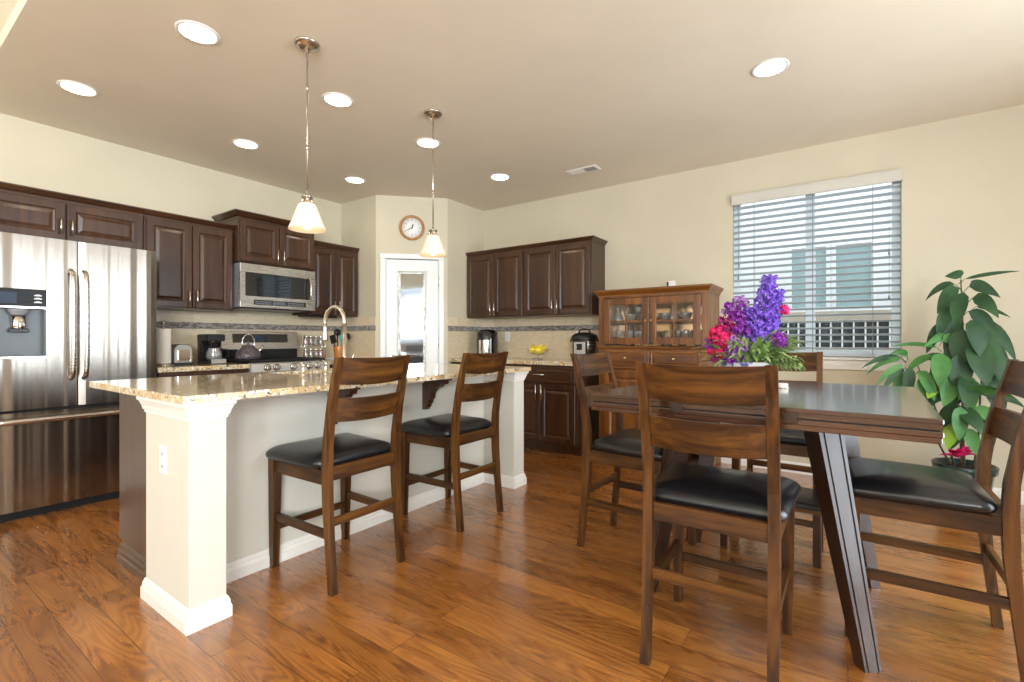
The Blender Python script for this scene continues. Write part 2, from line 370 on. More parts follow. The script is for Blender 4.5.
# right wall with window opening
WY0, WY1, WZ0, WZ1 = -0.335, 0.855, 0.985, 2.43
def holed(name, axis, c0, c1, a0, a1, z0, z1, holes, mat='wall_beige'):
    """wall slab between c0..c1 on the normal axis, with rectangular holes (h0,h1,zz0,zz1) sorted along a"""
    mb = MB(); cur = a0
    def add(p0, p1, q0, q1):
        if p1 - p0 < 1e-4 or q1 - q0 < 1e-4: return
        if axis == 'x': mb.box(c0, p0, q0, c1, p1, q1)
        else: mb.box(p0, c0, q0, p1, c1, q1)
    for h0, h1, q0, q1 in holes:
        add(cur, h0, z0, z1); add(h0, h1, z0, q0); add(h0, h1, q1, z1); cur = h1
    add(cur, a1, z0, z1)
    return struct(mb.build(name, mat))
holed('wall_right', 'x', XR, XR + .12, YS - .1, YL, 0, HG + .1, [(WY0, WY1, WZ0, WZ1)])
holed('wall_front', 'y', YS - .12, YS, XW - .1, XR, 0, HG + .1, [(-3.8, -1.4, 1.0, 2.7), (1.50, 3.50, 0.03, 2.38)])
holed('wall_back', 'x', XW - .12, XW, YS, YL, 0, HG + .1, [(0.0, 3.2, 0.9, 2.6)])
wallbox('ceiling', XC, YS, H, XR, YL, H + .08, 'ceiling_beige')
o = wallbox('ceiling_great_room', XW, YS, HG, XC + .08, YL, HG + .08, 'ceiling_beige')
wallbox('wall_ceiling_step', XC, YS, H + .08, XC + .08, YL, HG)
# corner pantry walls
wallbox('wall_pantry_left', 3.47, 4.30, 0, 3.57, YL, H)
wallbox('wall_pantry_right', 4.03, 3.74, 0, XR, 3.84, H)
PL = math.hypot(0.56, 0.56)      # local frame of the diagonal: x along it, y into the pantry
def diag(o): o.location = (3.47, 4.30, 0); o.rotation_euler = (0, 0, -PI / 4); return o
D0, D1, DZ = 0.100, 0.700, 2.04
mb = MB(); mb.box(0, 0, 0, D0, .1, H); mb.box(D1, 0, 0, PL, .1, H); mb.box(D0, 0, DZ, D1, .1, H)
diag(struct(mb.build('wall_pantry_diagonal', 'wall_beige')))
# pantry door casing and door leaf
mb = MB()
for a, b_ in ((D0 - .052, D0 + .004), (D1 - .004, D1 + .052)):
    mb.box(a, -.018, 0, b_, .002, DZ - .004, .004)
mb.box(D0 - .052, -.018, DZ - .004, D1 + .052, .002, DZ + .052, .004)
mb.box(D0, .002, 0, D0 + .012, .09, DZ); mb.box(D1 - .012, .002, 0, D1, .09, DZ)
diag(struct(mb.build('trim_1', 'door_white')))
mb = MB(); L0, L1, G0, G1, GZ0, GZ1 = D0 + .014, D1 - .014, D0 + .125, D1 - .135, .22, DZ - .13
mb.box(L0, .012, .01, G0, .05, DZ - .01); mb.box(G1, .012, .01, L1, .05, DZ - .01); mb.box(G0, .012, .01, G1, .05, GZ0); mb.box(G0, .012, GZ1, G1, .05, DZ - .01)
for (a, b_, c, d) in ((G0, G0 + .012, GZ0, GZ1), (G1 - .012, G1, GZ0, GZ1)): mb.box(a, .006, c, b_, .02, d, .003)
mb.box(G0, .006, GZ0, G1, .02, GZ0 + .012, .003); mb.box(G0, .006, GZ1 - .012, G1, .02, GZ1, .003)
door = diag(struct(mb.build('door_1', 'door_white')))
mb = MB(); mb.box(G0 + .012, .024, GZ0 + .012, G0 + .045, .034, GZ1 - .012); mb.box(G1 - .045, .024, GZ0 + .012, G1 - .012, .034, GZ1 - .012)
mb.box(G0 + .045, .024, GZ1 - .035, G1 - .045, .034, GZ1 - .012); mb.box(G0 + .045, .024, GZ0 + .012, G1 - .045, .034, GZ0 + .04)
mb.build('pane_border', 'pantry_border', door)
MB().box(G0 + .045, .026, GZ0 + .04, G1 - .045, .032, GZ1 - .035).build('glass_pane', 'pantry_glass', door)
for hz in (.3, 1.1, 1.78):
    MB().cyl((L1 + .002, .004, hz - .05), (L1 + .002, .004, hz + .05), .007, seg=10).box(L1 - .03, .006, hz - .045, L1 + .004, .0125, hz + .045).build('hinge', 'nickel', door)
mb = MB(); mb.cyl((L0 + .06, .012, .95), (L0 + .06, -.04, .95), .011); mb.cyl((L0 + .06, .012, .95), (L0 + .06, .004, .95), .028, seg=20); mb.tube([(L0 + .06, -.04, .95), (L0 + .10, -.045, .95), (L0 + .16, -.04, .95)], .008)
mb.build('door_handle', 'nickel', door)

# window in the right wall
mb = MB(); fx0, fx1 = XR + .05, XR + .10
def frame(mb, x0, x1, y0, y1, z0, z1, t):
    mb.box(x0, y0, z0, x1, y0 + t, z1, .003); mb.box(x0, y1 - t, z0, x1, y1, z1, .003); mb.box(x0, y0 + t, z0, x1, y1 - t, z0 + t, .003); mb.box(x0, y0 + t, z1 - t, x1, y1 - t, z1, .003)
frame(mb, fx0, fx1, WY0, WY1, WZ0, WZ1, .055)
ym = (WY0 + WY1) / 2
mb.box(fx0, ym - .035, WZ0 + .05, fx1, ym + .035, WZ1 - .05, .003)
win = struct(mb.build('window_1', 'vinyl'))
for a, b_ in ((WY0 + .055, ym - .035), (ym + .035, WY1 - .055)):
    MB().box(XR + .072, a, WZ0 + .055, XR + .078, b_, WZ1 - .055).build('glass_pane', 'window_glass', win)
mb = MB(); mb.stack(0, 0, 0, 0, [(0, 0, 0, 0, 0)] * 0) if False else None
mb.box(XR - .035, WY0 - .03, WZ0 - .022, XR + .05, WY1 + .03, WZ0, .005); mb.box(XR - .016, WY0 - .02, WZ0 - .10, XR, WY1 + .02, WZ0 - .022, .004)
struct(mb.build('trim_2', 'white_trim'))
# blind
bl = thing('window_blind', 'white slatted horizontal blind hanging in the window beside the plant', 'blind', (XR + .012, ym, WZ1))
hw = (WY1 - WY0) / 2 - .006
mb = MB(); mb.box(-.045, -hw - .012, -.095, -.030, hw + .012, 0, .003); mb.box(-.030, -hw, -.05, .03, hw, -.005, .002)
mb.box(-.049, -hw - .014, -.018, -.045, hw + .014, -.004, .002); mb.box(-.049, -hw - .014, -.094, -.045, hw + .014, -.083, .002)
mb.build('valance', 'valance_cream', bl)
mb = MB(); zs = [-.118 - .0545 * i for i in range(24)]
for z in zs:
    M = Matrix.Translation((.004, 0, z)) @ Matrix.Rotation(math.radians(15), 4, 'Y')
    mb.box(-.025, -hw, -.0015, .025, hw, .0015, M=M)
mb.build('slats', 'blind_backlit', bl)
MB().box(-.021, -hw, -1.44, .029, hw, -1.42, .003).build('bottom_rail', 'blind_backlit', bl)
for yy in (-.42, -.02, .42):
    mb = MB()
    for xx in (-.022, .030): mb.box(xx - .0012, yy - .0015, -1.42, xx + .0012, yy + .0015, -.05)
    mb.build('ladder_cord', 'logo_grey' if False else 'grey_plastic', bl)
for yy, zz in ((hw - .05, -.62), (hw - .045, -.73), (-hw + .07, -.62), (-hw + .07, -.96)):
    mb = MB(); mb.cyl((-.035, yy, -.09), (-.035, yy, zz), .0013, seg=6); mb.lathe([(.004, zz), (.007, zz - .012), (.007, zz - .03), (.003, zz - .034)], (-.035, yy, 0), 10)
    mb.build('pull_cord', 'grey_plastic', bl)

# great-room windows and patio door (behind and beside the camera, seen only as reflections); the west window is added for general light
def glazing(name, axis, c, a0, a1, z0, z1, nm):
    mb = MB(); t = .06
    def bx(p0, p1, q0, q1):
        if axis == 'y': mb.box(p0, c - .03, q0, p1, c + .03, q1, .004)
        else: mb.box(c - .03, p0, q0, c + .03, p1, q1, .004)
    bx(a0, a0 + t, z0, z1); bx(a1 - t, a1, z0, z1); bx(a0 + t, a1 - t, z0, z0 + t); bx(a0 + t, a1 - t, z1 - t, z1)
    for i in range(1, nm):
        m_ = a0 + (a1 - a0) * i / nm; bx(m_ - .04, m_ + .04, z0 + t, z1 - t)
    w_ = struct(mb.build(name, 'vinyl'))
    mb = MB()
    if axis == 'y': mb.box(a0 + t, c - .004, z0 + t, a1 - t, c + .004, z1 - t)
    else: mb.box(c - .004, a0 + t, z0 + t, c + .004, a1 - t, z1 - t)
    mb.build('glass_pane', 'window_glass', w_)
glazing('window_2', 'y', YS - .06, -3.8, -1.4, 1.0, 2.7, 2); glazing('added_window_west', 'x', XW - .06, 0.0, 3.2, 0.9, 2.6, 3); glazing('door_2', 'y', YS - .06, 1.50, 3.50, 0.03, 2.38, 2)

# baseboards
def baseboard(name, x0, y0, x1, y1, nx, ny):
    """along a segment, profile sticking out towards (nx, ny)"""
    mb = MB(); rings = []
    for o_, z in ((0, 0), (.016, 0), (.016, .05), (.012, .062), (.012, .072), (.006, .088), (0, .09)):
        rings.append((o_, z))
    a = [(x0 + nx * o_, y0 + ny * o_, z) for o_, z in rings]; c = [(x1 + nx * o_, y1 + ny * o_, z) for o_, z in rings]
    mb.loops([a, c]); return struct(mb.build(name, 'white_trim'))
baseboard('baseboard_right', XR, YS, XR, 0.95, -1, 0); baseboard('baseboard_left', XW, YL, 0.44, YL, 0, -1)
baseboard('baseboard_front', -4.6, YS, 1.45, YS, 0, 1)

# backsplashes: tile field and mosaic band, one object frame per wall
def splash(n, length, loc, rz, z0=.914, z1=1.385):
    a = struct(MB().box(0, -.009, z0, length, 0, 1.228).box(0, -.009, 1.288, length, 0, z1).build('trim_%d' % n, 'travertine', None, loc, (0, 0, rz)))
    MB().box(0, -.011, 1.228, length, 0, 1.288).build('mosaic_band', 'mosaic', a)
splash(3, 2.07, (1.40, YL, 0), 0); splash(4, 0.61, (3.47, 4.91, 0), -PI / 2); splash(5, 0.655, (4.035, 3.74, 0), 0); splash(6, 1.745, (XR, 3.73, 0), -PI / 2)

# ------------------------------------------------------------------ cabinets (local: x width, y into the wall, z up)
def rdoor(x0, x1, z0, z1, fr=.058, th=.02):
    mb = MB(); e = .0025
    mb.rects([(x0, x1, z0, z1, 0), (x0, x1, z0, z1, -th + .003), (x0 + e, x1 - e, z0 + e, z1 - e, -th), (x0 + fr - .01, x1 - fr + .01, z0 + fr - .01, z1 - fr + .01, -th),
              (x0 + fr - .004, x1 - fr + .004, z0 + fr - .004, z1 - fr + .004, -th + .007), (x0 + fr + .006, x1 - fr - .006, z0 + fr + .006, z1 - fr - .006, -th + .010),
              (x0 + fr + .028, x1 - fr - .028, z0 + fr + .028, z1 - fr - .028, -th + .002)])
    return mb
def drawer(x0, x1, z0, z1, th=.02):
    mb = MB(); f = .022
    mb.rects([(x0, x1, z0, z1, 0), (x0, x1, z0, z1, -th + .003), (x0 + .003, x1 - .003, z0 + .003, z1 - .003, -th), (x0 + f, x1 - f, z0 + f, z1 - f, -th), (x0 + f + .005, x1 - f - .005, z0 + f + .005, z1 - f - .005, -th + .005), (x0 + f + .02, x1 - f - .02, z0 + f + .015, z1 - f - .015, -th + .001)])
    return mb
def pull(x, z, L, horiz=False, y=-.02):
    mb = MB(); r = .0068; L = L * 1.28; h = L / 2
    if horiz:
        mb.cyl((x - h, y - .03, z), (x + h, y - .03, z), r, seg=10)
        for s in (-1, 1): mb.cyl((x + s * (h - .02), y, z), (x + s * (h - .02), y - .03, z), .004, seg=8)
    else:
        mb.cyl((x, y - .03, z - h), (x, y - .03, z + h), r, seg=10)
        for s in (-1, 1): mb.cyl((x, y, z + s * (h - .02)), (x, y - .03, z + s * (h - .02)), .004, seg=8)
    return mb
def crown(W, D, z, h, out, ls, rs):
    L = [(0, 0, 0, 0, z), (.004 * ls, .004 * rs, .004, 0, z), (.004 * ls, .004 * rs, .004, 0, z + h * .22), (out * .45 * ls, out * .45 * rs, out * .45, 0, z + h * .40), (out * .8 * ls, out * .8 * rs, out * .8, 0, z + h * .72), (out * ls, out * rs, out, 0, z + h * .82), (out * ls, out * rs, out, 0, z + h)]
    return MB().stack(0, W, 0, D, L)
def upper(label, loc, rz, W, D, z0, z1, doors, ph, pz, ch=.056, out=.032, ls=0, rs=0, group=None):
    t = thing('wall_cabinet', label, 'cabinet', loc, rz, group)
    MB().box(0.001, 0, z0, W - .001, D, z1, .001).build('body', 'espresso_z', t)
    crown(W, D, z1 - .004, ch, out, ls, rs).build('crown_moulding', 'espresso_x', t)
    for i, (a, b_, side) in enumerate(doors):
        d = rdoor(a + .002, b_ - .002, z0 + .012, z1 - .018).build('door', 'espresso_z', t)
        px = b_ - .028 if side == 'r' else a + .028
        pull(px, pz, ph).build('handle', 'nickel', d)
    return t
G = 'dark wall cabinets on the left wall'
yf = 4.60; D = YL - yf - .002
upper('low two-door wall cabinet above the refrigerator', (0.455, yf, 0), 0, .965, D, 1.83, 2.12, [(.012, .497, 'r'), (.502, .953, 'l')], .09, 1.93, group=G)
upper('tall two-door wall cabinet between refrigerator and microwave', (1.422, yf, 0), 0, .676, D, 1.39, 2.12, [(.012, .337, 'r'), (.340, .664, 'l')], .115, 1.475, group=G)
upper('raised two-door wall cabinet above the microwave', (2.10, yf - .09, 0), 0, .755, D + .09, 1.84, 2.235, [(.012, .376, 'r'), (.379, .743, 'l')], .115, 1.92, .065, .045, 1, 1, group=G)
upper('narrow two-door wall cabinet between microwave and pantry corner', (2.857, yf, 0), 0, .600, D, 1.39, 2.12, [(.012, .300, 'r'), (.303, .588, 'l')], .115, 1.475, group=G)
G = 'dark wall cabinets on the right wall'
xf = 4.37
upper('two-door wall cabinet beside the pantry wall on the right', (xf, 3.735, 0), -PI / 2, .818, .318, 1.385, 2.125, [(.012, .408, 'r'), (.412, .806, 'l')], .115, 1.475, .044, group=G)
upper('two-door wall cabinet above the pressure cooker next to the hutch', (xf, 2.915, 0), -PI / 2, .817, .318, 1.385, 2.125, [(.012, .406, 'r'), (.410, .805, 'l')], .115, 1.475, .044, rs=1, group=G)
# dark under-cabinet light bar
tag(MB().box(2.80, 4.62, 1.365, 3.20, 4.72, 1.388, .004).build('under_cabinet_light', 'black_plastic'), 'slim dark light bar under the narrow cabinet right of the microwave', 'light')

def base(label, loc, rz, W, D, doors, drawers, group=None, hidden=False):
    t = thing('base_cabinet', label, 'cabinet', loc, rz, group)
    MB().box(0.001, 0, .10, W - .001, D, .874, .001).box(.001, .07, 0, W - .001, D, .101).build('body', 'espresso_z', t)
    for a, b_, side in doors:
        d = rdoor(a + .002, b_ - .002, .12, .685).build('door', 'espresso_z', t)
        pull(b_ - .03 if side == 'r' else a + .03, .60, .125).build('handle', 'nickel', d)
    for a, b_ in drawers:
        d = drawer(a + .002, b_ - .002, .70, .855).build('drawer', 'espresso_x', t)
        pull((a + b_) / 2, .78, .115, True).build('handle', 'nickel', d)
    return t
base('dark base cabinet with two doors and drawer below the fruit bowl', (4.085, 2.935, 0), -PI / 2, .825, .60, [(.012, .408, 'r'), (.412, .805, 'l')], [(.012, .805)], 'base cabinets under the right counter')
base('dark base cabinet next to the pantry, mostly behind the island', (4.085, 3.735, 0), -PI / 2, .799, .60, [(.012, .395, 'r'), (.399, .787, 'l')], [(.012, .787)], 'base cabinets under the right counter')
base('dark base cabinet between refrigerator and range', (1.42, 4.295, 0), 0, .668, .60, [(.012, .332, 'r'), (.336, .656, 'l')], [(.012, .656)])
base('dark base cabinet between range and pantry corner', (2.862, 4.295, 0), 0, .600, .60, [(.012, .298, 'r'), (.302, .588, 'l')], [(.012, .588)])
tag(MB().box(4.052, 2.10, .876, XR - .012, 3.736, .914, .004).build('countertop', 'granite'), 'speckled granite countertop along the right wall under the fruit bowl', 'countertop')
tag(MB().box(1.405, 4.265, .876, 2.088, YL - .012, .914, .004).build('countertop', 'granite'), 'short granite countertop between refrigerator and range', 'countertop')
tag(MB().box(2.862, 4.265, .876, 3.465, YL - .012, .914, .004).build('countertop', 'granite'), 'granite countertop between range and pantry corner', 'countertop')

# ------------------------------------------------------------------ refrigerator
fr = thing('refrigerator', 'stainless french-door refrigerator with water dispenser and bottom freezer', 'refrigerator', (0.462, 4.20, 0))
W = .922
MB().box(.005, .075, .055, W - .005, .70, 1.765, .004).build('body', 'grey_plastic', fr)
MB().box(.02, .06, 0, W - .02, .64, .056).build('gap_shade', 'dark_gap', fr)  # black block paints the shade in the gap under the refrigerator
def bulge(x0, x1, z0, z1, y0=0.0, th=.07, bl_=.012, n=12):
    rings = []; e = .012
    for i in range(n + 1):
        u = i / n; x = x0 + (x1 - x0) * u; y = y0 + bl_ * (2 * u - 1) ** 2 * .6
        if i in (0, n): y += .010
        rings.append([(x, y + th, z0), (x, y + th, z1), (x, y, z1), (x, y, z0)])
    return rings
def fdoor(name, x0, x1, z0, z1):
    mb = MB(); mb.loops(bulge(x0, x1, z0, z1)); return mb
# left door has the dispenser cut out of it
dl = MB(); dx0, dx1, dz0, dz1 = .055, .322, 1.015, 1.445
for (a, b_, c, d) in ((.002, dx0, .69, 1.782), (dx1, .469, .69, 1.782), (dx0, dx1, .69, dz0), (dx0, dx1, dz1, 1.782)):
    dl.box(a, 0, c, b_, .07, d)
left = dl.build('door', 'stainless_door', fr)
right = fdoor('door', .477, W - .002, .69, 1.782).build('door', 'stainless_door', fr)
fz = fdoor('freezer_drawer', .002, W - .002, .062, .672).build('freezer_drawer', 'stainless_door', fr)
MB().box(.468, .03, .69, .478, .06, 1.78).box(.004, .03, .668, W - .004, .07, .694).build('gasket', 'dark_gap', fr)
def barhandle(x0, z0, x1, z1, name, par, n=14, out=.062, r=.014):
    mb = MB(); pts = []
    for i in range(n + 1):
        u = i / n; yy = -out * (1 - (2 * u - 1) ** 20) - .006 - .012 * (1 - (2 * u - 1) ** 2)
        pts.append((x0 + (x1 - x0) * u, yy + .004, z0 + (z1 - z0) * u))
    mb.tube(pts, r, 12); return mb.build(name, 'stainless', par)
barhandle(.436, .87, .436, 1.585, 'handle', left, 40); barhandle(.502, .87, .502, 1.585, 'handle', right, 40)
barhandle(.03, .625, W - .03, .625, 'handle', fz, 18, .055, .016)
ds = MB(); ds.box(dx0, .062, dz0, dx1, .068, 1.33).box(dx0, .004, dz0, dx0 + .01, .066, 1.33).box(dx1 - .01, .004, dz0, dx1, .066, 1.33)
ds.box(dx0, .0, dz0, dx1, .066, dz0 + .012, .002)
disp = ds.build('dispenser', 'dispenser_grey', fr)
MB().box(dx0 + .004, -.003, 1.335, dx1 - .002, .06, 1.443, .003).build('control_panel', 'panel_black', disp)
MB().box(dx0, -.004, dz0 - .006, dx1, .004, dz0 + .008, .002).box(dx1 - .002, -.004, dz0, dx1 + .006, .004, dz1, .002).box(dx0, -.004, 1.322, dx1, .004, 1.336, .002).build('bezel', 'chrome', disp)
mb = MB(); mb.lathe([(.052, 1.322), (.050, 1.305), (.036, 1.285), (.036, 1.28)], (.20, .03, 0), 24, sy=.6); mb.build('nozzle', 'grey_plastic', disp)
mb = MB(); mb.lathe([(.033, 1.282), (.033, 1.20), (.030, 1.195)], (.20, .034, 0), 20, sy=.7); mb.build('paddle', 'chrome', disp)
MB().box(.155, .030, 1.172, .245, .06, 1.196, .003).build('drip_shield', 'black_plastic', disp)
for i, zz in enumerate((1.405, 1.385, 1.362)):
    MB().box(.262, -.0045, zz - .003, .298, -.002, zz + .003).box(.27, -.0045, zz + .003, .29, -.002, zz + .007).build('icon', 'icon_white', disp)
    MB().box(.060, -.0045, zz - .003, .076, -.002, zz + .004).build('icon', 'icon_white', disp)
MB().box(.10, -.0045, 1.352, .185, -.002, 1.42).build('screen', 'screen_blue', disp)
text('SAMSUNG', .021, 'logo_grey', 'brand_lettering', fr, Matrix.Translation((.845, .004, 1.742)) @ XZ)
for xx in (.1, .8): MB().cyl((xx, .09, 0), (xx, .09, .06), .016, seg=12).build('foot', 'nickel', fr)

# ------------------------------------------------------------------ microwave
mw = thing('microwave', 'stainless over-the-range microwave with dark glass door', 'microwave', (2.112, 4.495, 1.425))
MB().box(0, .03, 0, .745, .43, .405, .003).build('body', 'grey_plastic', mw)
mb = MB(); mb.box(0, 0, .0, .745, .032, .062, .003); mb.box(0, 0, .322, .745, .032, .405, .003); mb.box(0, 0, .062, .045, .032, .322); mb.box(.70, 0, .062, .745, .032, .322)
f_ = mb.build('front_frame', 'stainless', mw)
MB().box(.045, .004, .105, .70, .03, .322).build('glass_door', 'tinted_glass', mw)
MB().box(.045, .0, .062, .70, .028, .106).build('trim_strip', 'stainless', mw)
MB().box(.12, -.003, .028, .64, .004, .075, .002).build('control_panel', 'black_gloss', mw)
MB().box(.30, -.005, .036, .42, -.002, .067).build('display', 'dispenser_grey', mw)
mb = MB(); mb2 = MB()
for i in range(9):
    for j in range(2): 
        mb.box(.135 + i * .017, -.0045, .035 + j * .018, .145 + i * .017, -.002, .045 + j * .018)
        mb2.box(.45 + i * .019, -.0045, .035 + j * .018, .461 + i * .019, -.002, .045 + j * .018)
mb.build('keypad', 'grey_plastic', mw); mb2.build('keypad', 'grey_plastic', mw)
mb = MB(); mb.tube([(.665, .0, .08), (.667, -.03, .10), (.670, -.045, .16), (.670, -.048, .22), (.670, -.045, .27), (.667, -.03, .32), (.665, .0, .335)], .009, 10); mb.build('handle', 'stainless', mw)
MB().box(.02, .01, -.012, .725, .42, .001).build('vent_base', 'black_plastic', mw)

# ------------------------------------------------------------------ range
rg = thing('gas_range', 'stainless gas range with black grates and five front knobs', 'stove', (2.092, 4.255, 0))
W = .766
MB().box(0, .03, .04, W, .665, .90, .003).build('body', 'stainless', rg)
MB().box(.02, .07, 0, W - .02, .6, .045).build('plinth', 'black_plastic', rg)
MB().box(.01, 0, .22, W - .01, .034, .76, .006).build('oven_door', 'stainless', rg).parent = rg
MB().box(.10, -.003, .32, W - .10, .004, .64, .003).build('oven_window', 'black_gloss', rg)
mb = MB(); mb.cyl((.06, -.05, .71), (W - .06, -.05, .71), .012); [mb.cyl((x, 0, .71), (x, -.05, .71), .008) for x in (.09, W - .09)]; mb.build('handle', 'stainless', rg)
MB().box(.01, 0, .06, W - .01, .034, .205, .006).build('warming_drawer', 'stainless', rg)
mb = MB(); mb.loops([[(x, .03, .775), (x, -.010, .785), (x, -.002, .912), (x, .05, .920)] for x in (0, W)]); mb.build('control_panel', 'satin_light', rg)
for x in (.14, .225, .385, .545, .63):
    mb = MB(); M = Matrix.Rotation(PI / 2 - .04, 4, 'X')
    mb.lathe([(.029, 0), (.029, .004), (.024, .006), (.022, .028), (.019, .031)], (x, -.006, .876), 20, M); k_ = mb.build('knob', 'chrome', rg); MB().lathe([(.033, -.001), (.033, .002), (.027, .003)], (x, -.006, .876), 20, M).build('knob_ring', 'black_plastic', k_)
    MB().box(x - .004, -.040, .863, x + .004, -.030, .892, .002).build('knob_grip', 'chrome', k_)
MB().box(0, .03, .90, W, .60, .918, .003).build('cooktop', 'cooktop', rg)
mb = MB()
for gx in (0.015, .26, .505):
    for x in (gx, gx + .115, gx + .232): mb.box(x, .05, .93, x + .014, .56, .946, .003)
    for y in (.05, .30, .545): mb.box(gx, y, .928, gx + .246, y + .014, .944, .003)
    for x in (gx, gx + .232):
        for y in (.05, .545): mb.box(x, y, .917, x + .014, y + .014, .93)
mb.build('grate', 'cast_iron', rg)
for x in (.15, .38, .61):
    for y in (.17, .43):
        if x == .38 and y == .43: continue
        MB().lathe([(.045, .918), (.045, .924), (.03, .928), (.0, .929)], (x, y, 0), 18).build('burner', 'cast_iron', rg)
mb = MB(); mb.box(0, .58, .917, W, .655, 1.035); mb.build('backguard_base', 'black_plastic', rg)
mb = MB(); mb.loops([[(x, .655, 1.035), (x, .545, 1.035), (x, .572, 1.205), (x, .60, 1.212), (x, .655, 1.212)] for x in (0, W)]); mb.build('backguard', 'stainless', rg)
mb = MB(); mb.loops([[(x, .56, 1.10), (x, .551, 1.10), (x, .563, 1.185), (x, .574, 1.185)] for x in (.10, W - .12)]); bgp = mb.build('display_panel', 'black_gloss', rg)
MB().box(.31, .550, 1.125, .385, .5565, 1.165).build('clock_display', 'screen_blue', bgp)

# ------------------------------------------------------------------ island
isl = thing('kitchen_island', 'kitchen island with beige half wall, two wing posts and dark cabinet back', 'island', (0.784, 2.07, 0))
IL = 3.10 - 0.784
MB().box(.135, .29, 0, IL - .135, .44, .882).build('half_wall', 'island_paint', isl)
prof_c = [(0, .812), (.005, .812), (.005, .822), (.010, .826), (.013, .842), (.021, .862), (.027, .867), (.027, .8825)]
prof_b = [(.016, 0), (.016, .045), (.011, .056), (.011, .066), (.004, .085), (0, .088)]
def ring_prof(x0, x1, y0, y1, prof, z0=None):
    mb = MB(); mb.loops([[(x0 - o_, y0 - o_, z), (x1 + o_, y0 - o_, z), (x1 + o_, y1 + o_, z), (x0 - o_, y1 + o_, z)] for o_, z in prof]); return mb
for a in (0, IL - .135):
    p_ = MB().box(a, 0, 0, a + .135, .44, .882, .0015).build('post', 'island_paint', isl)
    ring_prof(a, a + .135, 0, .44, prof_c).build('cap_moulding', 'white_trim', p_)
    ring_prof(a, a + .135, 0, .44, prof_b).build('base_moulding', 'white_trim', p_)
mb = MB(); r_ = [(0, 0), (.014, 0), (.014, .05), (.009, .062), (.009, .07), (.003, .084), (0, .086)]
mb.loops([[(x, .29 - o_, z) for o_, z in r_] for x in (.13, IL - .13)]); mb.build('half_wall_baseboard', 'white_trim', isl)
MB().box(.135, .272, .835, IL - .135, .292, .882, .002).build('top_ledger', 'white_trim', isl)
mb = MB(); mb.box(.065, .44, .10, IL - .02, 1.015, .69, .001); mb.box(.065, .44, .69, .78, 1.015, .882); mb.box(1.47, .44, .69, IL - .02, 1.015, .882); mb.box(.78, .44, .69, 1.47, .64, .882); mb.box(.065, .44, 0, IL - .02, .96, .101)
cb = mb.build('cabinet_body', 'espresso_z', isl)
mb = MB(); mb.loops([[(.065 - o_, y, z) for o_, z in ((0, 0), (.022, 0), (.022, .03), (.016, .036), (.016, .055), (.009, .066), (.009, .078), (0, .092))] for y in (.442, .975)]); mb.build('plinth_moulding', 'espresso_x', isl)
for i in range(4):
    x0 = .09 + i * .55; d = MB(); M_ = Matrix.Translation((x0 + .54, 1.015, 0)) @ Matrix.Rotation(PI, 4, 'Z')
    t_ = rdoor(0, .54, .12, .86).bm; d.merge(t_, M_); d.build('door', 'espresso_z', isl)
for x in (.79, 1.51):
    poly = [(.29, .655), (.29, .878), (.06, .878), (.06, .862), (.085, .856), (.092, .835), (.12, .832), (.135, .815), (.175, .80), (.205, .77), (.212, .735), (.228, .722), (.232, .70), (.245, .692), (.25, .672), (.262, .668), (.262, .655)]
    MB().prism(poly, x, x + .045).box(x - .012, .05, .872, x + .057, .29, .8825).build('corbel', 'espresso_z', isl)
# granite top with sink cut-out
SX0, SX1, SY0, SY1 = 1.60, 2.22, 2.74, 3.07
cx0, cx1, cy0, cy1 = .748, 3.135, 2.025, 3.165
mb = MB()
for (a, b_, c, d) in ((cx0, SX0, cy0, cy1), (SX1, cx1, cy0, cy1), (SX0, SX1, cy0, SY0), (SX0, SX1, SY1, cy1)): mb.box(a, c, .884, b_, d, .914)
bmesh.ops.remove_doubles(mb.bm, verts=mb.bm.verts, dist=1e-5)
ct = tag(mb.build('island_countertop', 'granite'), 'large polished granite countertop on the kitchen island', 'countertop')
mb = MB(); t = .012
mb.box(SX0 - t, SY0 - t, .70, SX1 + t, SY1 + t, .71); mb.box(SX0 - t, SY0 - t, .71, SX0, SY1 + t, .8825); mb.box(SX1, SY0 - t, .71, SX1 + t, SY1 + t, .8825); mb.box(SX0, SY0 - t, .71, SX1, SY0, .8825); mb.box(SX0, SY1, .71, SX1, SY1 + t, .8825)
tag(mb.build('sink', 'stainless'), 'undermount steel sink set in the island countertop', 'sink')
fc = thing('kitchen_faucet', 'tall arched pull-down nickel faucet on the island', 'faucet', (1.893, 2.655, .914))
mb = MB(); mb.lathe([(.030, 0), (.030, .006), (.022, .012), (.020, .05), (.0155, .06), (.0135, .30)], (0, 0, 0), 20)
pts = [(0, 0, .30)] + [(0, .105 - .105 * math.cos(a), .325 + .105 * math.sin(a)) for a in [PI * i / 14 for i in range(15)]] + [(0, .21, .30)]
mb.tube(pts, .0125, 14); mb.build('spout', 'nickel', fc)
mb = MB(); mb.lathe([(.012, .31), (.0145, .295), (.0155, .25), (.019, .215), (.019, .208)], (0, .21, 0), 18); mb.build('spray_head', 'nickel', fc)
mb = MB(); mb.cyl((.015, 0, .06), (.045, 0, .065), .009); mb.tube([(.045, 0, .065), (.055, -.01, .10), (.07, -.02, .135)], [.009, .007, .005]); mb.build('lever', 'nickel', fc)
sd = thing('soap_dispenser', 'short nickel soap pump on the island left of the faucet', 'soap dispenser', (1.615, 2.665, .914))
MB().lathe([(.020, 0), (.020, .005), (.012, .01), (.011, .05), (.013, .055), (.013, .07)], (0, 0, 0), 16).build('pump', 'nickel', sd)
MB().tube([(0, 0, .068), (.0, .03, .076), (.0, .065, .070)], [.008, .006, .005]).build('nozzle', 'nickel', sd)
sd = thing('water_tap', 'small nickel side tap beside the tall island faucet', 'tap', (1.765, 2.665, .914))
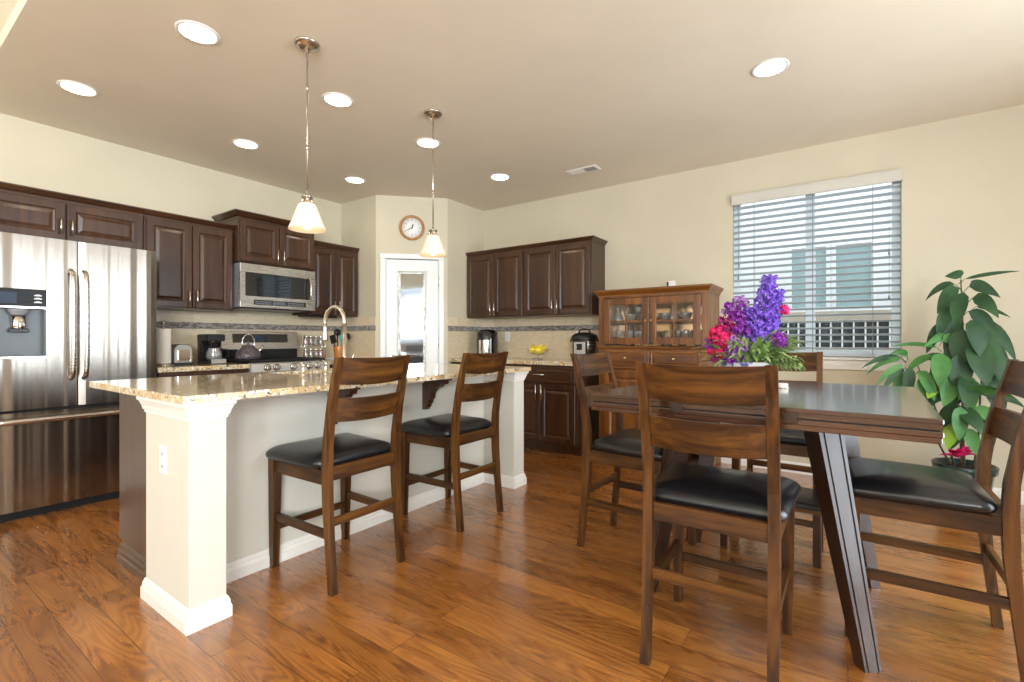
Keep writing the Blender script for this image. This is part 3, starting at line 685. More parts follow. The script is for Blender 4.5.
MB().lathe([(.020, 0), (.020, .005), (.011, .01), (.010, .055), (.013, .06), (.012, .075)], (0, 0, 0), 16).build('post', 'nickel', sd)
MB().tube([(0, 0, .07), (-.0, .03, .082), (-.0, .06, .078)], [.006, .006, .005]).build('lever', 'nickel', sd)

def outlet(label, loc, rz, kind='outlet', w_=.07, h_=.115):
    t = thing('wall_' + kind, label, kind, loc, rz)
    MB().box(-w_ / 2, -.006, -h_ / 2, w_ / 2, 0, h_ / 2, .002).build('cover_plate', 'white_plastic', t)
    for s in (-1, 1): 
        r = MB().box(-.017, -.008, s * .026 - .014, .017, -.005, s * .026 + .014, .003).build('socket', 'white_plastic', t)
        MB().box(-.008, -.0088, s * .026 - .005, -.005, -.0075, s * .026 + .006).box(.005, -.0088, s * .026 - .005, .008, -.0075, s * .026 + .006).build('slots', 'dark_gap', r)
    return t
outlet('white outlet on the end post of the island', (.7840, 2.31, .63), -PI / 2)
outlet('white outlet on tile between air fryer and fruit bowl', (XR - .010, 3.36, 1.165), -PI / 2)
outlet('white outlet on tile behind the pressure cooker', (XR - .010, 2.40, 1.165), -PI / 2)

# ------------------------------------------------------------------ chairs
def lerp(a, b_, u): return a + (b_ - a) * u
def path_y(z):
    P = [(0, -.245), (.12, -.232), (.25, -.218), (.40, -.206), (.55, -.202), (.65, -.206), (.80, -.228), (.95, -.262), (1.05, -.290)]
    for (z0, a), (z1, c) in zip(P, P[1:]):
        if z <= z1: return lerp(a, c, (z - z0) / (z1 - z0))
    return P[-1][1]
def rrect(hwf, hwb, y0, y1, ins, r, z, n=5):
    """rounded trapezoid loop"""
    pts = []
    cs = [(hwf - ins, y1 - ins, 0), (-(hwf - ins), y1 - ins, 90), (-(hwb - ins), y0 + ins, 180), (hwb - ins, y0 + ins, 270)]
    r = max(r - ins * .5, .012)
    for cx, cy, a0 in cs:
        sx = 1 if cx > 0 else -1; sy = 1 if a0 in (0, 90) else -1
        ox, oy = cx - sx * r, cy - sy * r
        for k in range(n + 1):
            a = math.radians(a0 + 90 * k / n); pts.append((ox + r * math.cos(a), oy + r * math.sin(a), z))
    return pts
def make_chair(label):
    t = thing('counter_chair', label, 'chair')
    for s in (-1, 1):
        x = s * .205
        MB().beam([(x, .228, 0, .016, .017), (x, .224, .30, .020, .021), (x, .220, .539, .023, .024)]).build('leg', 'chair_z', t)
        zs = [0, .06, .12, .19, .25, .33, .40, .48, .55, .60, .65, .72, .80, .88, .95, 1.0, 1.05]
        secs = []
        for z in zs:
            hy = .015 + .006 * math.exp(-((z - .5) / .22) ** 2); secs.append((s * .196, path_y(z), z, .0165, hy - (.004 if z > .9 else 0)))
        MB().beam(secs).build('leg', 'chair_z', t)
    def slat(z0, z1, arch):
        n = 14; rings = []
        for i in range(n + 1):
            u = 2 * i / n - 1; x = u * .182; bow = -.026 * (1 - u * u)
            zb = z0 + arch * (1 - u * u); zt = z1 - (.004 * (1 - u * u)); rings.append([(x, path_y(zb) + bow - .009, zb), (x, path_y(zt) + bow - .009, zt), (x, path_y(zt) + bow + .009, zt), (x, path_y(zb) + bow + .009, zb)])
        mb = MB(); mb.loops(rings); mb.build('back_slat', 'chair_x', t)
    slat(.927, 1.047, -.008); slat(.757, .864, -.006)
    mb = MB()
    mb.box(-.182, .208, .474, .182, .232, .537, .002); mb.build('seat_rail', 'chair_x', t)
    MB().box(-.18, -.214, .492, .18, -.192, .553, .002).build('seat_rail', 'chair_x', t)
    for s in (-1, 1):
        mb = MB(); mb.loops([[(s * lerp(.195, .205, u) - .011, y, z0), (s * lerp(.195, .205, u) + .011, y, z0), (s * lerp(.195, .205, u) + .011, y, z1), (s * lerp(.195, .205, u) - .011, y, z1)] for u, y, z0, z1 in ((0, -.182, .474, .537), (1, .198, .474, .537))]); mb.build('seat_rail', 'chair_y', t)
        mb = MB(); x0 = s * .196; x1 = s * .205
        mb.loops([[(x - .009, y, .235), (x + .009, y, .235), (x + .009, y, .272), (x - .009, y, .272)] for x, y in ((x0, path_y(.25) + .015), (x1, .212))]); mb.build('stretcher', 'chair_y', t)
    MB().box(-.182, path_y(.305) - .009, .288, .182, path_y(.305) + .009, .325, .002).build('stretcher', 'chair_x', t)
    MB().box(-.188, .216, .180, .188, .232, .215, .002).build('stretcher', 'chair_x', t)
    rings = []
    for ins, z in ((.020, .5375), (.006, .540), (-.004, .550), (-.009, .562), (-.006, .574), (.005, .586), (.025, .597), (.055, .606), (.10, .613), (.14, .616), (.175, .617)):
        rings.append(rrect(.243, .222, -.170, .256, ins, .05, z))
    mb = MB(); mb.loops(rings, smooth=True); mb.build('seat', 'leather', t)
    return t
A_ = make_chair('brown bar chair at the island nearest the camera, left of its pair')
A_.location = (1.464, 2.105, 0); A_['group'] = 'counter chairs at the island'
def put(label, x, y, rz, group='counter chairs around the dining table'):
    c = copy_tree(A_); c.location = (x, y, 0); c.rotation_euler = (0, 0, rz); c['label'] = label; c['group'] = group; return c
put('brown bar chair at the island farther from the camera, near the end post', 2.318, 2.11, 0, 'counter chairs at the island')
put('dining chair in the foreground with its back turned, before the flower bowl', 1.878, .388, math.radians(-88.5))
put('dining chair on the kitchen side of the table, below the pressure cooker', 2.53, .94, math.radians(177))
put('dining chair on the right side of the table, before the potted plant', 2.43, -.235, math.radians(0))
put('dining chair on the window side of the table, behind the flowers', 3.33, .342, math.radians(90))

bn = thing('low_bench', 'low bench with smooth dark top under the window side of the table', 'bench', (2.93, .33, 0))
MB().box(-.155, -.235, .285, .155, .255, .312, .005).build('top', 'leather', bn)
mb = MB(); mb.box(-.145, -.225, .262, .145, .245, .286); mb.build('frame', 'chair_y', bn)
for x in (-.125, .125):
    for y in (-.205, .225): MB().box(x - .018, y - .018, 0, x + .018, y + .018, .263, .002).build('leg', 'chair_z', bn)
MB().box(-.130, -.19, .19, -.115, .21, .22).build('stretcher', 'chair_y', bn)
# ------------------------------------------------------------------ dining table
tb = thing('dining_table', 'square counter-height dark wood dining table with flared legs', 'table', (2.264, .294, 0), math.radians(-2.3))
hx, hy = .548, .526
mb = MB(); mb.box(-hx, -hy, .898, hx, hy, .914, .003); mb.box(-hx + .002, -hy + .002, .884, hx - .002, hy - .002, .899); mb.build('tabletop', 'table_top', tb)
mb = MB(); mb.box(-hx + .008, -hy + .008, .878, hx - .008, hy - .008, .885); mb.build('shadow_gap', 'dark_gap', tb)
mb = MB(); mb.box(-hx, -hy, .862, hx, hy, .879, .003); mb.box(-hx + .003, -hy + .003, .846, hx - .003, hy - .003, .863, .002); mb.build('leaf_layer', 'table_top', tb)
for yy in (-.168, .182):
    MB().box(-hx - .002, yy - .022, .866, -hx + .05, yy + .022, .897, .002).build('slide_block', 'table_leg', tb)
MB().box(-.33, -.33, .815, -.31, .36, .847).box(.40, -.33, .815, .42, .36, .847).box(-.31, -.33, .815, .40, -.31, .847).box(-.31, .34, .815, .40, .36, .847).build('apron', 'table_leg', tb)
def tleg(foot, top):
    """rotated section: the grooved face looks to the table corner"""
    fx, fy = foot; tx, ty = top; 
    sxn = -1 if fx < tx else 1; syn = -1 if fy < ty else 1
    n = Vector((sxn, syn, 0)).normalized(); d = Vector((-n.y, n.x, 0))
    def sec(u):
        c = Vector((lerp(fx, tx, u), lerp(fy, ty, u), .846 * u)); a = lerp(.031, .052, u); t_ = lerp(.046, .085, u); g = .004
        prof = [(-a, 0), (-a * .72, 0), (-a * .70, -g), (-a * .56, -g), (-a * .54, 0), (a * .54, 0), (a * .56, -g), (a * .70, -g), (a * .72, 0), (a, 0), (a, -t_), (-a, -t_)]
        return [c + d * p + n * q for p, q in prof]
    return MB().loops([sec(0), sec(1)])
for f, t_ in (((-.225, -.375), (-.115, -.238)), ((-.182, .450), (-.085, .335)), ((.50, -.375), (.385, -.26)), ((.50, .45), (.385, .335))):
    tleg(f, t_).build('leg', 'table_leg', tb)

# ------------------------------------------------------------------ hutch
hu = thing('china_hutch', 'orange-brown wooden hutch with glazed doors against the right wall', 'hutch', (4.25, 1.966, 0), -PI / 2)
W, Dp = 1.0, .432
mb = MB(); mb.box(0, 0, .06, W, Dp, 1.045, .002); mb.box(.01, .02, 0, W - .01, Dp, .062)
mb.build('lower_body', 'hutch_z', hu)
mb = MB(); mb.box(0, .0, 1.045, .025, Dp, 1.535); mb.box(W - .025, 0, 1.045, W, Dp, 1.535); mb.box(.025, Dp - .015, 1.06, W - .025, Dp, 1.52); mb.box(.025, 0, 1.52, W - .025, Dp, 1.535); mb.box(.025, 0, 1.045, W - .025, Dp, 1.062)
mb.box(.025, 0, 1.062, .055, .02, 1.52); mb.box(W - .055, 0, 1.062, W - .025, .02, 1.52)
mb.box(.025, .06, 1.285, W - .025, Dp - .021, 1.295)
mb.build('upper_body', 'hutch_z', hu)
mb = MB(); mb.stack(0, W, 0, Dp, [(.0, .0, .0, 0, 1.533), (.008, .008, .008, 0, 1.533), (.008, .008, .008, 0, 1.547), (.03, .03, .03, 0, 1.575), (.036, .036, .036, 0, 1.583), (.036, .036, .036, 0, 1.598)]); mb.build('crown_moulding', 'hutch_x', hu)
for z in (1.056, .862):
    MB().stack(0, W, 0, Dp, [(0, 0, 0, 0, z - .014), (.008, .008, .008, 0, z - .010), (.012, .012, .012, 0, z), (.008, .008, .008, 0, z + .010), (0, 0, 0, 0, z + .012)]).build('waist_moulding', 'hutch_x', hu)
for a, b_, side in ((.058, .492, 'r'), (.498, .942, 'l')):
    mb = MB(); z0, z1 = 1.085, 1.515; f = .062; y0, y1 = -.018, .0
    mb.box(a, y0, z0, a + f, y1, z1, .003); mb.box(b_ - f, y0, z0, b_, y1, z1, .003); mb.box(a + f, y0, z0, b_ - f, y1, z0 + f, .003); mb.box(a + f, y0, z1 - f, b_ - f, y1, z1, .003)
    m_ = (a + b_) / 2; mb.box(m_ - .007, y0 + .003, z0 + f, m_ + .007, y1, z1 - f); zc = (z0 + z1) / 2; mb.box(a + f, y0 + .004, zc - .007, b_ - f, y1 - .001, zc + .007)
    d = mb.build('glazed_door', 'hutch_z', hu)
    MB().box(a + f, -.008, z0 + f, b_ - f, -.005, z1 - f).build('glass_pane', 'hutch_glass', d)
    kx = b_ - .022 if side == 'r' else a + .022
    MB().lathe([(.004, 0), (.004, .012), (.011, .016), (.012, .022), (.008, .028)], (kx, -.018, 1.30), 14, Matrix.Rotation(PI / 2, 4, 'X')).build('knob', 'clock_ring', d)
for a, b_ in ((.058, .492), (.498, .942)):
    d = drawer(a, b_, .885, 1.03, .018).build('drawer', 'hutch_x', hu)
    MB().lathe([(.004, 0), (.004, .012), (.012, .016), (.013, .023), (.008, .029)], ((a + b_) / 2, -.018, .958), 14, Matrix.Rotation(PI / 2, 4, 'X')).build('knob', 'brass', d)
    d = rdoor(a, b_, .12, .835, .07, .018).build('lower_door', 'hutch_z', hu)
    MB().lathe([(.004, 0), (.004, .012), (.012, .016), (.013, .023), (.008, .029)], (b_ - .03 if a < .1 else a + .03, -.018, .62), 14, Matrix.Rotation(PI / 2, 4, 'X')).build('knob', 'brass', d)
MB().box(.027, Dp - .020, 1.064, W - .027, Dp - .016, 1.518).build('added_reflector', 'hutch_reflector', hu)  # reflector added to brighten the hutch interior
# glassware
def goblet(): return MB().lathe([(.030, 0), (.030, .003), (.005, .008), (.004, .065), (.018, .08), (.030, .105), (.031, .14), (.027, .155), (.025, .155), (.028, .138), (.027, .106), (.014, .083), (0, .078)], seg=16, cap1=True)
def decanter(): return MB().lathe([(.048, 0), (.050, .02), (.046, .05), (.018, .10), (.014, .125), (.020, .15), (.018, .15), (.012, .125), (.014, .10), (.040, .05), (.044, .01), (0, .006)], seg=18)
def bowlg(): return MB().lathe([(.028, 0), (.022, .01), (.045, .035), (.058, .075), (.056, .078), (.042, .038), (.012, .016), (0, .015)], seg=18)
kinds = {'goblet': (goblet().data('goblet', 'crystal'), 'clear stemmed goblet'), 'decanter': (decanter().data('decanter', 'crystal'), 'clear wide-based decanter'), 'glass_bowl': (bowlg().data('glass_bowl', 'crystal'), 'clear footed glass bowl')}
rows = [(.13, .17, 1.2955, 'decanter'), (.19, .22, 1.2955, 'goblet'), (.25, .17, 1.2955, 'glass_bowl'), (.39, .16, 1.2955, 'glass_bowl'), (.32, .20, 1.2955, 'goblet'),
        (.14, .16, 1.0625, 'goblet'), (.20, .20, 1.0625, 'goblet'), (.255, .15, 1.0625, 'goblet'), (.31, .20, 1.0625, 'goblet'), (.36, .15, 1.0625, 'goblet'), (.42, .20, 1.0625, 'goblet'),
        (.58, .16, 1.2955, 'glass_bowl'), (.65, .20, 1.2955, 'decanter'), (.77, .18, 1.2955, 'glass_bowl'), (.86, .16, 1.2955, 'goblet'),
        (.60, .16, 1.0625, 'decanter'), (.70, .20, 1.0625, 'goblet'), (.78, .15, 1.0625, 'goblet'), (.84, .20, 1.0625, 'goblet'), (.90, .16, 1.0625, 'decanter')]
for lx, ly, z, kd in rows:
    me, nm = kinds[kd]; o = bpy.data.objects.new(kd, me); COL.objects.link(o)
    o.location = (4.25 + ly, 1.966 - lx, z)
    sh_ = 'upper' if z > 1.2 else 'lower'; dr = 'left' if lx < .5 else 'right'
    tag(o, '%s on the %s shelf behind the %s hutch door' % (nm, sh_, dr), 'glassware', '%ss on the %s shelf behind the %s hutch door' % (kd.replace('_', ' '), sh_, dr))
sc_ = thing('security_camera', 'small white camera with dark lens on top of the hutch', 'camera', (4.40, 1.315, 1.598), .0)
MB().box(-.03, -.038, 0, .03, .03, .066, .012, seg=3).build('housing', 'white_plastic', sc_)
MB().box(-.034, .018, .006, -.012, .036, .058, .006, seg=2).build('lens_face', 'black_gloss', sc_)

# ------------------------------------------------------------------ pendants, downlights, vent, clock
def pendant(label, x, y):
    t = thing('pendant_lamp', label, 'lamp', (x, y, H), group='pendant lamps over the island')
    MB().lathe([(.066, 0), (.066, -.008), (.058, -.014), (.054, -.014), (.052, -.022), (.030, -.030), (.010, -.034), (.010, -.05), (0, -.052)], seg=28).build('canopy', 'nickel', t)
    MB().cyl((0, 0, -.05), (0, 0, -.83), .0045, seg=10).lathe([(.0065, -.22), (.0065, -.26)], seg=10).lathe([(.0065, -.55), (.0065, -.58)], seg=10).build('rod', 'nickel', t)
    mb = MB(); mb.lathe([(.008, -.825), (.030, -.832), (.030, -.840), (.018, -.843), (.018, -.880)], seg=20)
    for k in range(3):
        a = k * 2.094; mb.sphere((.026 * math.cos(a), .026 * math.sin(a), -.852), .009, sz=1.6, seg=10)
    mb.build('socket_cap', 'nickel', t)
    MB().lathe([(.036, -.873), (.048, -.884), (.060, -.915), (.075, -.958), (.091, -.998), (.097, -1.014), (.094, -1.014), (.072, -.958), (.060, -.915), (.044, -.887), (.030, -.877)], seg=32, cap0=False, cap1=False).build('lamp_shade', 'shade_glass', t)
    MB().sphere((0, 0, -.985), .026, sz=1.1, seg=16).build('bulb', 'bulb', t)
    return t
pendant('frosted pendant lamp over the island, nearer one, in front of the microwave cabinet', 1.484, 2.410)
pendant('frosted pendant lamp over the island, farther one, by the clock', 2.453, 2.415)
cans = [(1.10, 2.795, 'recessed downlight left of the nearer pendant, largest on the ceiling'), (.90, 4.04, 'recessed downlight above the refrigerator at far left'), (1.95, 2.806, 'recessed downlight between the two pendant lamps, near row'),
        (1.951, 4.055, 'recessed downlight above the range hood microwave'), (2.80, 2.815, 'recessed downlight directly behind the farther pendant rod'), (3.024, 4.068, 'recessed downlight near the pantry corner'),
        (3.795, 2.819, 'recessed downlight right of the farther pendant, above right counter'), (3.198, .379, 'recessed downlight above the dining table at right')]
for x, y, lb in cans:
    t = thing('downlight', lb, 'ceiling light', (x, y, H), group='recessed ceiling downlights')
    MB().lathe([(.102, 0), (.100, -.004), (.086, -.006), (.082, -.002), (.082, 0)], seg=32, cap0=False, cap1=False).build('trim_ring', 'white_trim', t)
    MB().lathe([(.083, -.0008), (.083, -.0022), (.0, -.0026)], seg=32).build('lens', 'can_glow', t)
vt = thing('ceiling_vent', 'white slotted air vent in the ceiling above the right cabinets', 'vent', (4.09, 2.055, H))
MB().box(-.065, -.155, -.008, .065, .155, 0, .003).build('frame', 'white_trim', vt)
mb = MB()
for i in range(7): mb.box(-.042 + i * .013, -.13, -.0095, -.036 + i * .013, -.02, -.0075)
mb.build('louvre', 'grey_plastic', vt)
mb = MB()
for i in range(7): mb.box(-.042 + i * .013, -.012, -.0092, -.036 + i * .013, .13, -.0078)
mb.build('louvre', 'white_trim', vt)

ck = thing('wall_clock', 'round wall clock with wooden rim above the pantry door', 'clock', (3.7492 - .001, 4.0207 - .001, 2.388), -PI / 4)
RXM = Matrix.Rotation(PI / 2, 4, 'X')
mb = MB(); mb.lathe([(.140, 0), (.141, .016), (.134, .028), (.122, .030), (.114, .022), (.112, .012), (.112, 0)], seg=48, M=RXM, cap0=False, cap1=False); mb.build('rim', 'clock_ring', ck)
MB().lathe([(.116, .002), (.116, .010), (0, .0101)], seg=48, M=RXM).build('dial', 'clock_face', ck)
for h in range(1, 13):
    a = h * PI / 6; text(str(h), .026, 'ink', 'numeral', ck, Matrix.Translation((.088 * math.sin(a), -.0108, .088 * math.cos(a))) @ XZ)
def hand(ang, L, wd, name):
    M = Matrix.Rotation(ang, 4, 'Y'); MB().loops([[tuple(M @ Vector(p)) for p in ((-wd, y, -.015), (wd, y, -.015), (wd * 1.8, y, L * .6), (0, y, L), (-wd * 1.8, y, L * .6))] for y in (-.0125, -.015)]).build(name, 'ink', ck)
hand(math.radians(20), .052, .004, 'hour_hand'); hand(math.radians(240), .078, .0025, 'minute_hand')
MB().lathe([(.007, .012), (.007, .017), (0, .018)], seg=14, M=RXM).build('hub', 'ink', ck)

# ------------------------------------------------------------------ counter items, left wall
pt = thing('paper_towel_holder', 'upright paper towel roll beside the refrigerator', 'paper towel', (1.555, 4.60, .914))
MB().lathe([(.075, 0), (.075, .008), (.068, .012), (.006, .013), (.006, .335), (.014, .34), (.016, .35), (.012, .365), (0, .368)], seg=24).build('stand', 'nickel', pt)
MB().lathe([(.052, .018), (.054, .022), (.054, .298), (.052, .302), (.019, .302)], seg=28).build('paper_roll', 'paper', pt)
ts = thing('toaster', 'chrome toaster with rounded top between paper towel and coffee maker', 'toaster', (1.700, 4.72, .914))
mb = MB(); prof = [(-.066, .015), (.066, .015), (.066, .12)] + [(.066 - .045 + .045 * math.cos(a), .12 + .05 * math.sin(a)) for a in (.5, 1.0, 1.57)] + [(-.066 + .045 - .045 * math.cos(a), .12 + .05 * math.sin(a)) for a in (1.57, 1.0, .5)] + [(-.066, .12)]
mb.loops([[(a, y, c) for a, c in prof] for y in (-.12, .12)]); mb.build('body', 'satin_steel', ts)
MB().box(-.069, -.125, 0, .069, .125, .02, .004).build('base', 'black_plastic', ts)
MB().box(-.050, -.126, .03, .050, -.119, .13, .012, seg=3).build('end_panel', 'chrome', ts)
MB().box(-.05, -.11, .165, -.02, .11, .1725).box(.02, -.11, .165, .05, .11, .1725).build('slots', 'dark_gap', ts)
MB().box(-.02, .118, .10, .02, .145, .118, .004).box(-.004, .119, .04, .004, .124, .14).build('lever', 'black_plastic', ts)
cm = thing('coffee_maker', 'black drip coffee maker with glass carafe left of the range', 'coffee maker', (1.935, 4.62, .914))
mb = MB(); mb.box(-.076, -.10, 0, .076, .12, .025, .006); mb.box(-.076, .04, .02, .076, .12, .25, .006); mb.box(-.078, -.07, .20, .078, .12, .262, .008); mb.build('body', 'black_plastic', cm)
MB().lathe([(.05, .145), (.062, .20), (.062, .203)], (0, -.02, 0), 20).build('filter_basket', 'black_gloss', cm)
MB().lathe([(.050, .027), (.062, .05), (.062, .09), (.045, .13), (.048, .14), (.046, .14), (.042, .13), (.058, .09), (.058, .05), (0, .032)], (0, -.03, 0), 24).build('carafe', 'crystal', cm)
MB().lathe([(.055, .032), (.058, .05), (.058, .075), (0, .0755)], (0, -.03, 0), 22).build('coffee', 'black_gloss', cm)
MB().tube([(.045, -.05, .13), (.095, -.075, .125), (.10, -.08, .07), (.06, -.055, .055)], .007, 8).build('carafe_handle', 'black_plastic', cm)
MB().box(-.055, -.115, .004, .065, -.098, .045, .003).build('control_plate', 'satin_steel', cm)
kt = thing('kettle', 'dark speckled enamel kettle with ring handle on the range', 'kettle', (2.20, 4.53, .9465))
MB().lathe([(.095, 0), (.108, .015), (.105, .045), (.085, .085), (.05, .115), (.045, .118), (0, .118)], seg=32).build('body', 'kettle_enamel', kt)
MB().lathe([(.046, .117), (.042, .126), (.02, .134), (.007, .137), (.007, .148), (.013, .155), (.010, .165), (0, .167)], seg=20).build('lid', 'kettle_enamel', kt)
MB().tube([(.085, 0, .06), (.115, 0, .09), (.135, 0, .125)], [.022, .015, .011], 12).build('spout', 'chrome', kt)
MB().tube([(-.055 * math.cos(a), 0, .145 + .085 * math.sin(a)) for a in [-.4 + (PI + .8) * i / 16 for i in range(17)]], .006, 8).build('handle', 'chrome', kt)
# spice rack: shelf stand and jars
sr = thing('spice_rack', 'two-tier wire spice rack right of the range', 'spice rack', (3.02, 4.79, .914))
mb = MB()
for z in (.012, .15):
    for y in (-.03, .03): mb.cyl((-.125, y, z), (.125, y, z), .003, seg=8)
    for x in (-.125, -.06, 0, .06, .125): mb.cyl((x, -.03, z), (x, .03, z), .002, seg=6)
    mb.cyl((-.125, -.034, z + .03), (.125, -.034, z + .03), .002, seg=6)
for x in (-.125, .125):
    for y in (-.034, .03): mb.cyl((x, y, 0), (x, y, .27), .003, seg=8)
mb.build('wire_frame', 'chrome', sr)
jar_cols = ['copper', 'stem_green', 'clock_ring', 'pink_red']
for c_, nm in (('copper', 'rust'), ('stem_green', 'green'), ('clock_ring', 'amber'), ('pink_red', 'red'), ('bark', 'brown')): pass
names = {'copper': 'rust-coloured', 'stem_green': 'green', 'clock_ring': 'amber', 'pink_red': 'red', 'bark': 'brown'}
jm = MB().lathe([(.024, 0), (.025, .004), (.025, .07), (.020, .082)], seg=18, cap1=False).data('jar', 'crystal')
lm = MB().lathe([(.0235, .078), (.0235, .098), (.021, .101), (0, .101)], seg=18).data('lid', 'chrome')
place = ['leftmost', 'second from left', 'third from left', 'rightmost']
for tier, z in (('lower', .9295), ('upper', 1.0675)):
    for i in range(4):
        cn = ['copper', 'stem_green', 'bark', 'pink_red'][i] if tier == 'lower' else ['clock_ring', 'bark', 'stem_green', 'copper'][i]
        j = thing('spice_jar', 'silver-lidded spice jar, %s on the %s tier of the spice rack' % (place[i], tier), 'jar', (3.02 - .09 + i * .06, 4.79, z), group='spice jars in the rack')
        for me, nm_ in ((jm, 'jar_glass'), (lm, 'lid')):
            o = bpy.data.objects.new(nm_, me); COL.objects.link(o); o.parent = j
        MB().lathe([(.021, .004), (.021, .06), (0, .0605)], seg=14).build('spice', cn, j)
cr = tag(MB().lathe([(.046, 0), (.050, .01), (.060, .13), (.060, .148), (.056, .148), (.052, .13), (.046, .012), (0, .01)], seg=26).build('utensil_crock', 'copper', None, (3.25, 4.66, .914)), 'copper-coloured crock holding kitchen utensils', 'crock')
def utensil(label, kind, dx, dy, lean, L, mat, head):
    o = thing(kind, label, 'utensil', (3.25 + dx, 4.66 + dy, .93)); o.rotation_euler = (0, lean, 0)
    MB().cyl((0, 0, 0), (0, 0, L), .0055, .007, seg=8).build('handle', mat, o)
    mb = MB()
    if head == 'spoon': mb.sphere((0, 0, L + .03), .032, sy=.25, sz=1.35, seg=14)
    elif head == 'turner': mb.box(-.036, -.003, L - .005, .036, .003, L + .09, .002)
    else: mb.sphere((0, 0, L + .03), .045, sy=.5, sz=.9, seg=16)
    mb.build('head', mat, o)
utensil('black turner leaning left in the crock', 'turner', -.02, -.01, -.28, .17, 'black_plastic', 'turner')
utensil('black ladle upright at the back of the crock', 'ladle', .0, .02, -.02, .25, 'black_plastic', 'ladle')
utensil('teal spoon in the middle of the crock', 'spoon', .01, -.01, .10, .19, 'teal', 'spoon')
utensil('black round skimmer leaning right in the crock', 'skimmer', .02, .0, .36, .22, 'black_plastic', 'ladle')
utensil('teal spatula leaning right in the crock', 'spatula', .015, -.015, .30, .17, 'teal', 'spoon')
tag(MB().lathe([(.04, 0), (.07, .012), (.072, .016), (.038, .006), (0, .005)], seg=24).build('spoon_rest', 'white_plastic', None, (3.03, 4.48, .9145)), 'small white round dish on counter right of the range', 'dish')

# ------------------------------------------------------------------ counter items, right wall
af = thing('air_fryer', 'glossy black rounded air fryer on the right counter', 'air fryer', (4.45, 3.49, .914))
MB().lathe([(.115, 0), (.125, .01), (.128, .06), (.128, .20), (.122, .29), (.105, .325), (.06, .335), (0, .336)], seg=36).build('body', 'black_gloss', af)
mb = MB(); rings = []
for z, r in ((.03, .130), (.12, .1315), (.21, .131)):
    rings.append([(r * math.cos(a), r * math.sin(a), z) for a in [PI + .35 - .0 + (i - 5) * .11 for i in range(11)]] + [((r - .004) * math.cos(a), (r - .004) * math.sin(a), z) for a in [PI + .35 + (5 - i) * .11 for i in range(11)]])
mb.loops(rings); mb.build('front_reflection', 'chrome', af)  # chrome patch stands in for a reflection on the dark body
pc = thing('pressure_cooker', 'steel electric pressure cooker with domed black lid', 'pressure cooker', (4.42, 2.205, .914), -PI / 2 + .1)
MB().lathe([(.115, 0), (.125, .012), (.125, .03), (0, .031)], seg=36).build('base', 'black_plastic', pc)
MB().lathe([(.127, .03), (.127, .205), (.125, .208), (0, .209)], seg=36).build('body', 'stainless', pc)
MB().lathe([(.134, .205), (.139, .212), (.139, .235), (.134, .243), (.122, .262), (.085, .282), (.04, .290), (0, .292)], seg=36).build('lid', 'black_plastic', pc)
MB().tube([(-.060, 0, .282), (-.050, 0, .312), (0, 0, .322), (.050, 0, .312), (.060, 0, .282)], .013, 10, flat=.7).build('lid_handle', 'black_plastic', pc)
for s in (-1, 1): MB().box(s * .136 - .012, -.03, .195, s * .136 + .012, .03, .218, .005).build('side_handle', 'black_plastic', pc)
mb = MB(); mb.box(-.072, -.140, .045, .072, -.10, .20, .010, seg=2); pp = mb.build('control_panel', 'black_plastic', pc)
MB().box(-.060, -.1435, .055, .060, -.139, .190, .002).build('panel_plate', 'satin_steel', pp)
MB().box(-.03, -.1455, .11, .03, -.143, .172, .002).build('screen', 'black_gloss', pp)
fb = thing('fruit_bowl', 'wire pedestal fruit bowl on the right counter', 'bowl', (4.42, 2.765, .914))
mb = MB(); mb.tube([(.055 * math.cos(a), .055 * math.sin(a), .004) for a in [2 * PI * i / 20 for i in range(21)]], .003, 6)
mb.cyl((0, 0, .004), (0, 0, .05), .004, seg=8)
for k in range(4): mb.cyl((0, 0, .01), (.055 * math.cos(k * PI / 2), .055 * math.sin(k * PI / 2), .004), .002, seg=6)
for rr, zz in ((.04, .052), (.08, .068), (.11, .098)): mb.tube([(rr * math.cos(a), rr * math.sin(a), zz) for a in [2 * PI * i / 24 for i in range(25)]], .0022, 6)
for k in range(12):
    a = k * PI / 6; mb.tube([(0, 0, .05), (.04 * math.cos(a), .04 * math.sin(a), .052), (.08 * math.cos(a), .08 * math.sin(a), .068), (.11 * math.cos(a), .11 * math.sin(a), .098)], .0016, 6)
mb.build('wire_basket', 'nickel', fb)
for s in (-1, 1): MB().tube([(-.02, s * .108, .097), (-.01, s * .135, .112), (.01, s * .135, .112), (.02, s * .108, .097)], .003, 6).build('handle', 'nickel', fb)
def banana(label, c, rz, tilt, rad=.075):
    n = 10; pts = []; rs = []
    for i in range(n + 1):
        u = i / n; a = -1.05 + 2.1 * u; pts.append((rad * math.sin(a), 0, rad * (1 - math.cos(a)))); rs.append([.005, .008, .0125, .0155, .017, .0175, .017, .0155, .012, .007, .004][i] * (1.25 if 0 < i < n else 1))
    mb = MB(); mb.tube(pts, rs, 8); o = mb.build('banana', 'banana', None, c, (tilt, 0, rz)); tag(o, label, 'fruit', 'bananas in the fruit bowl')
banana('yellow banana lying across the front of the fruit pile', (4.375, 2.765, 1.005), PI / 2 + .15, .5, .085)
banana('yellow banana lying on top of the fruit pile', (4.41, 2.775, 1.040), PI / 2 - .2, .25, .085)
banana('yellow banana at the back of the fruit pile', (4.455, 2.755, 1.025), PI / 2 + .3, -.2, .085)
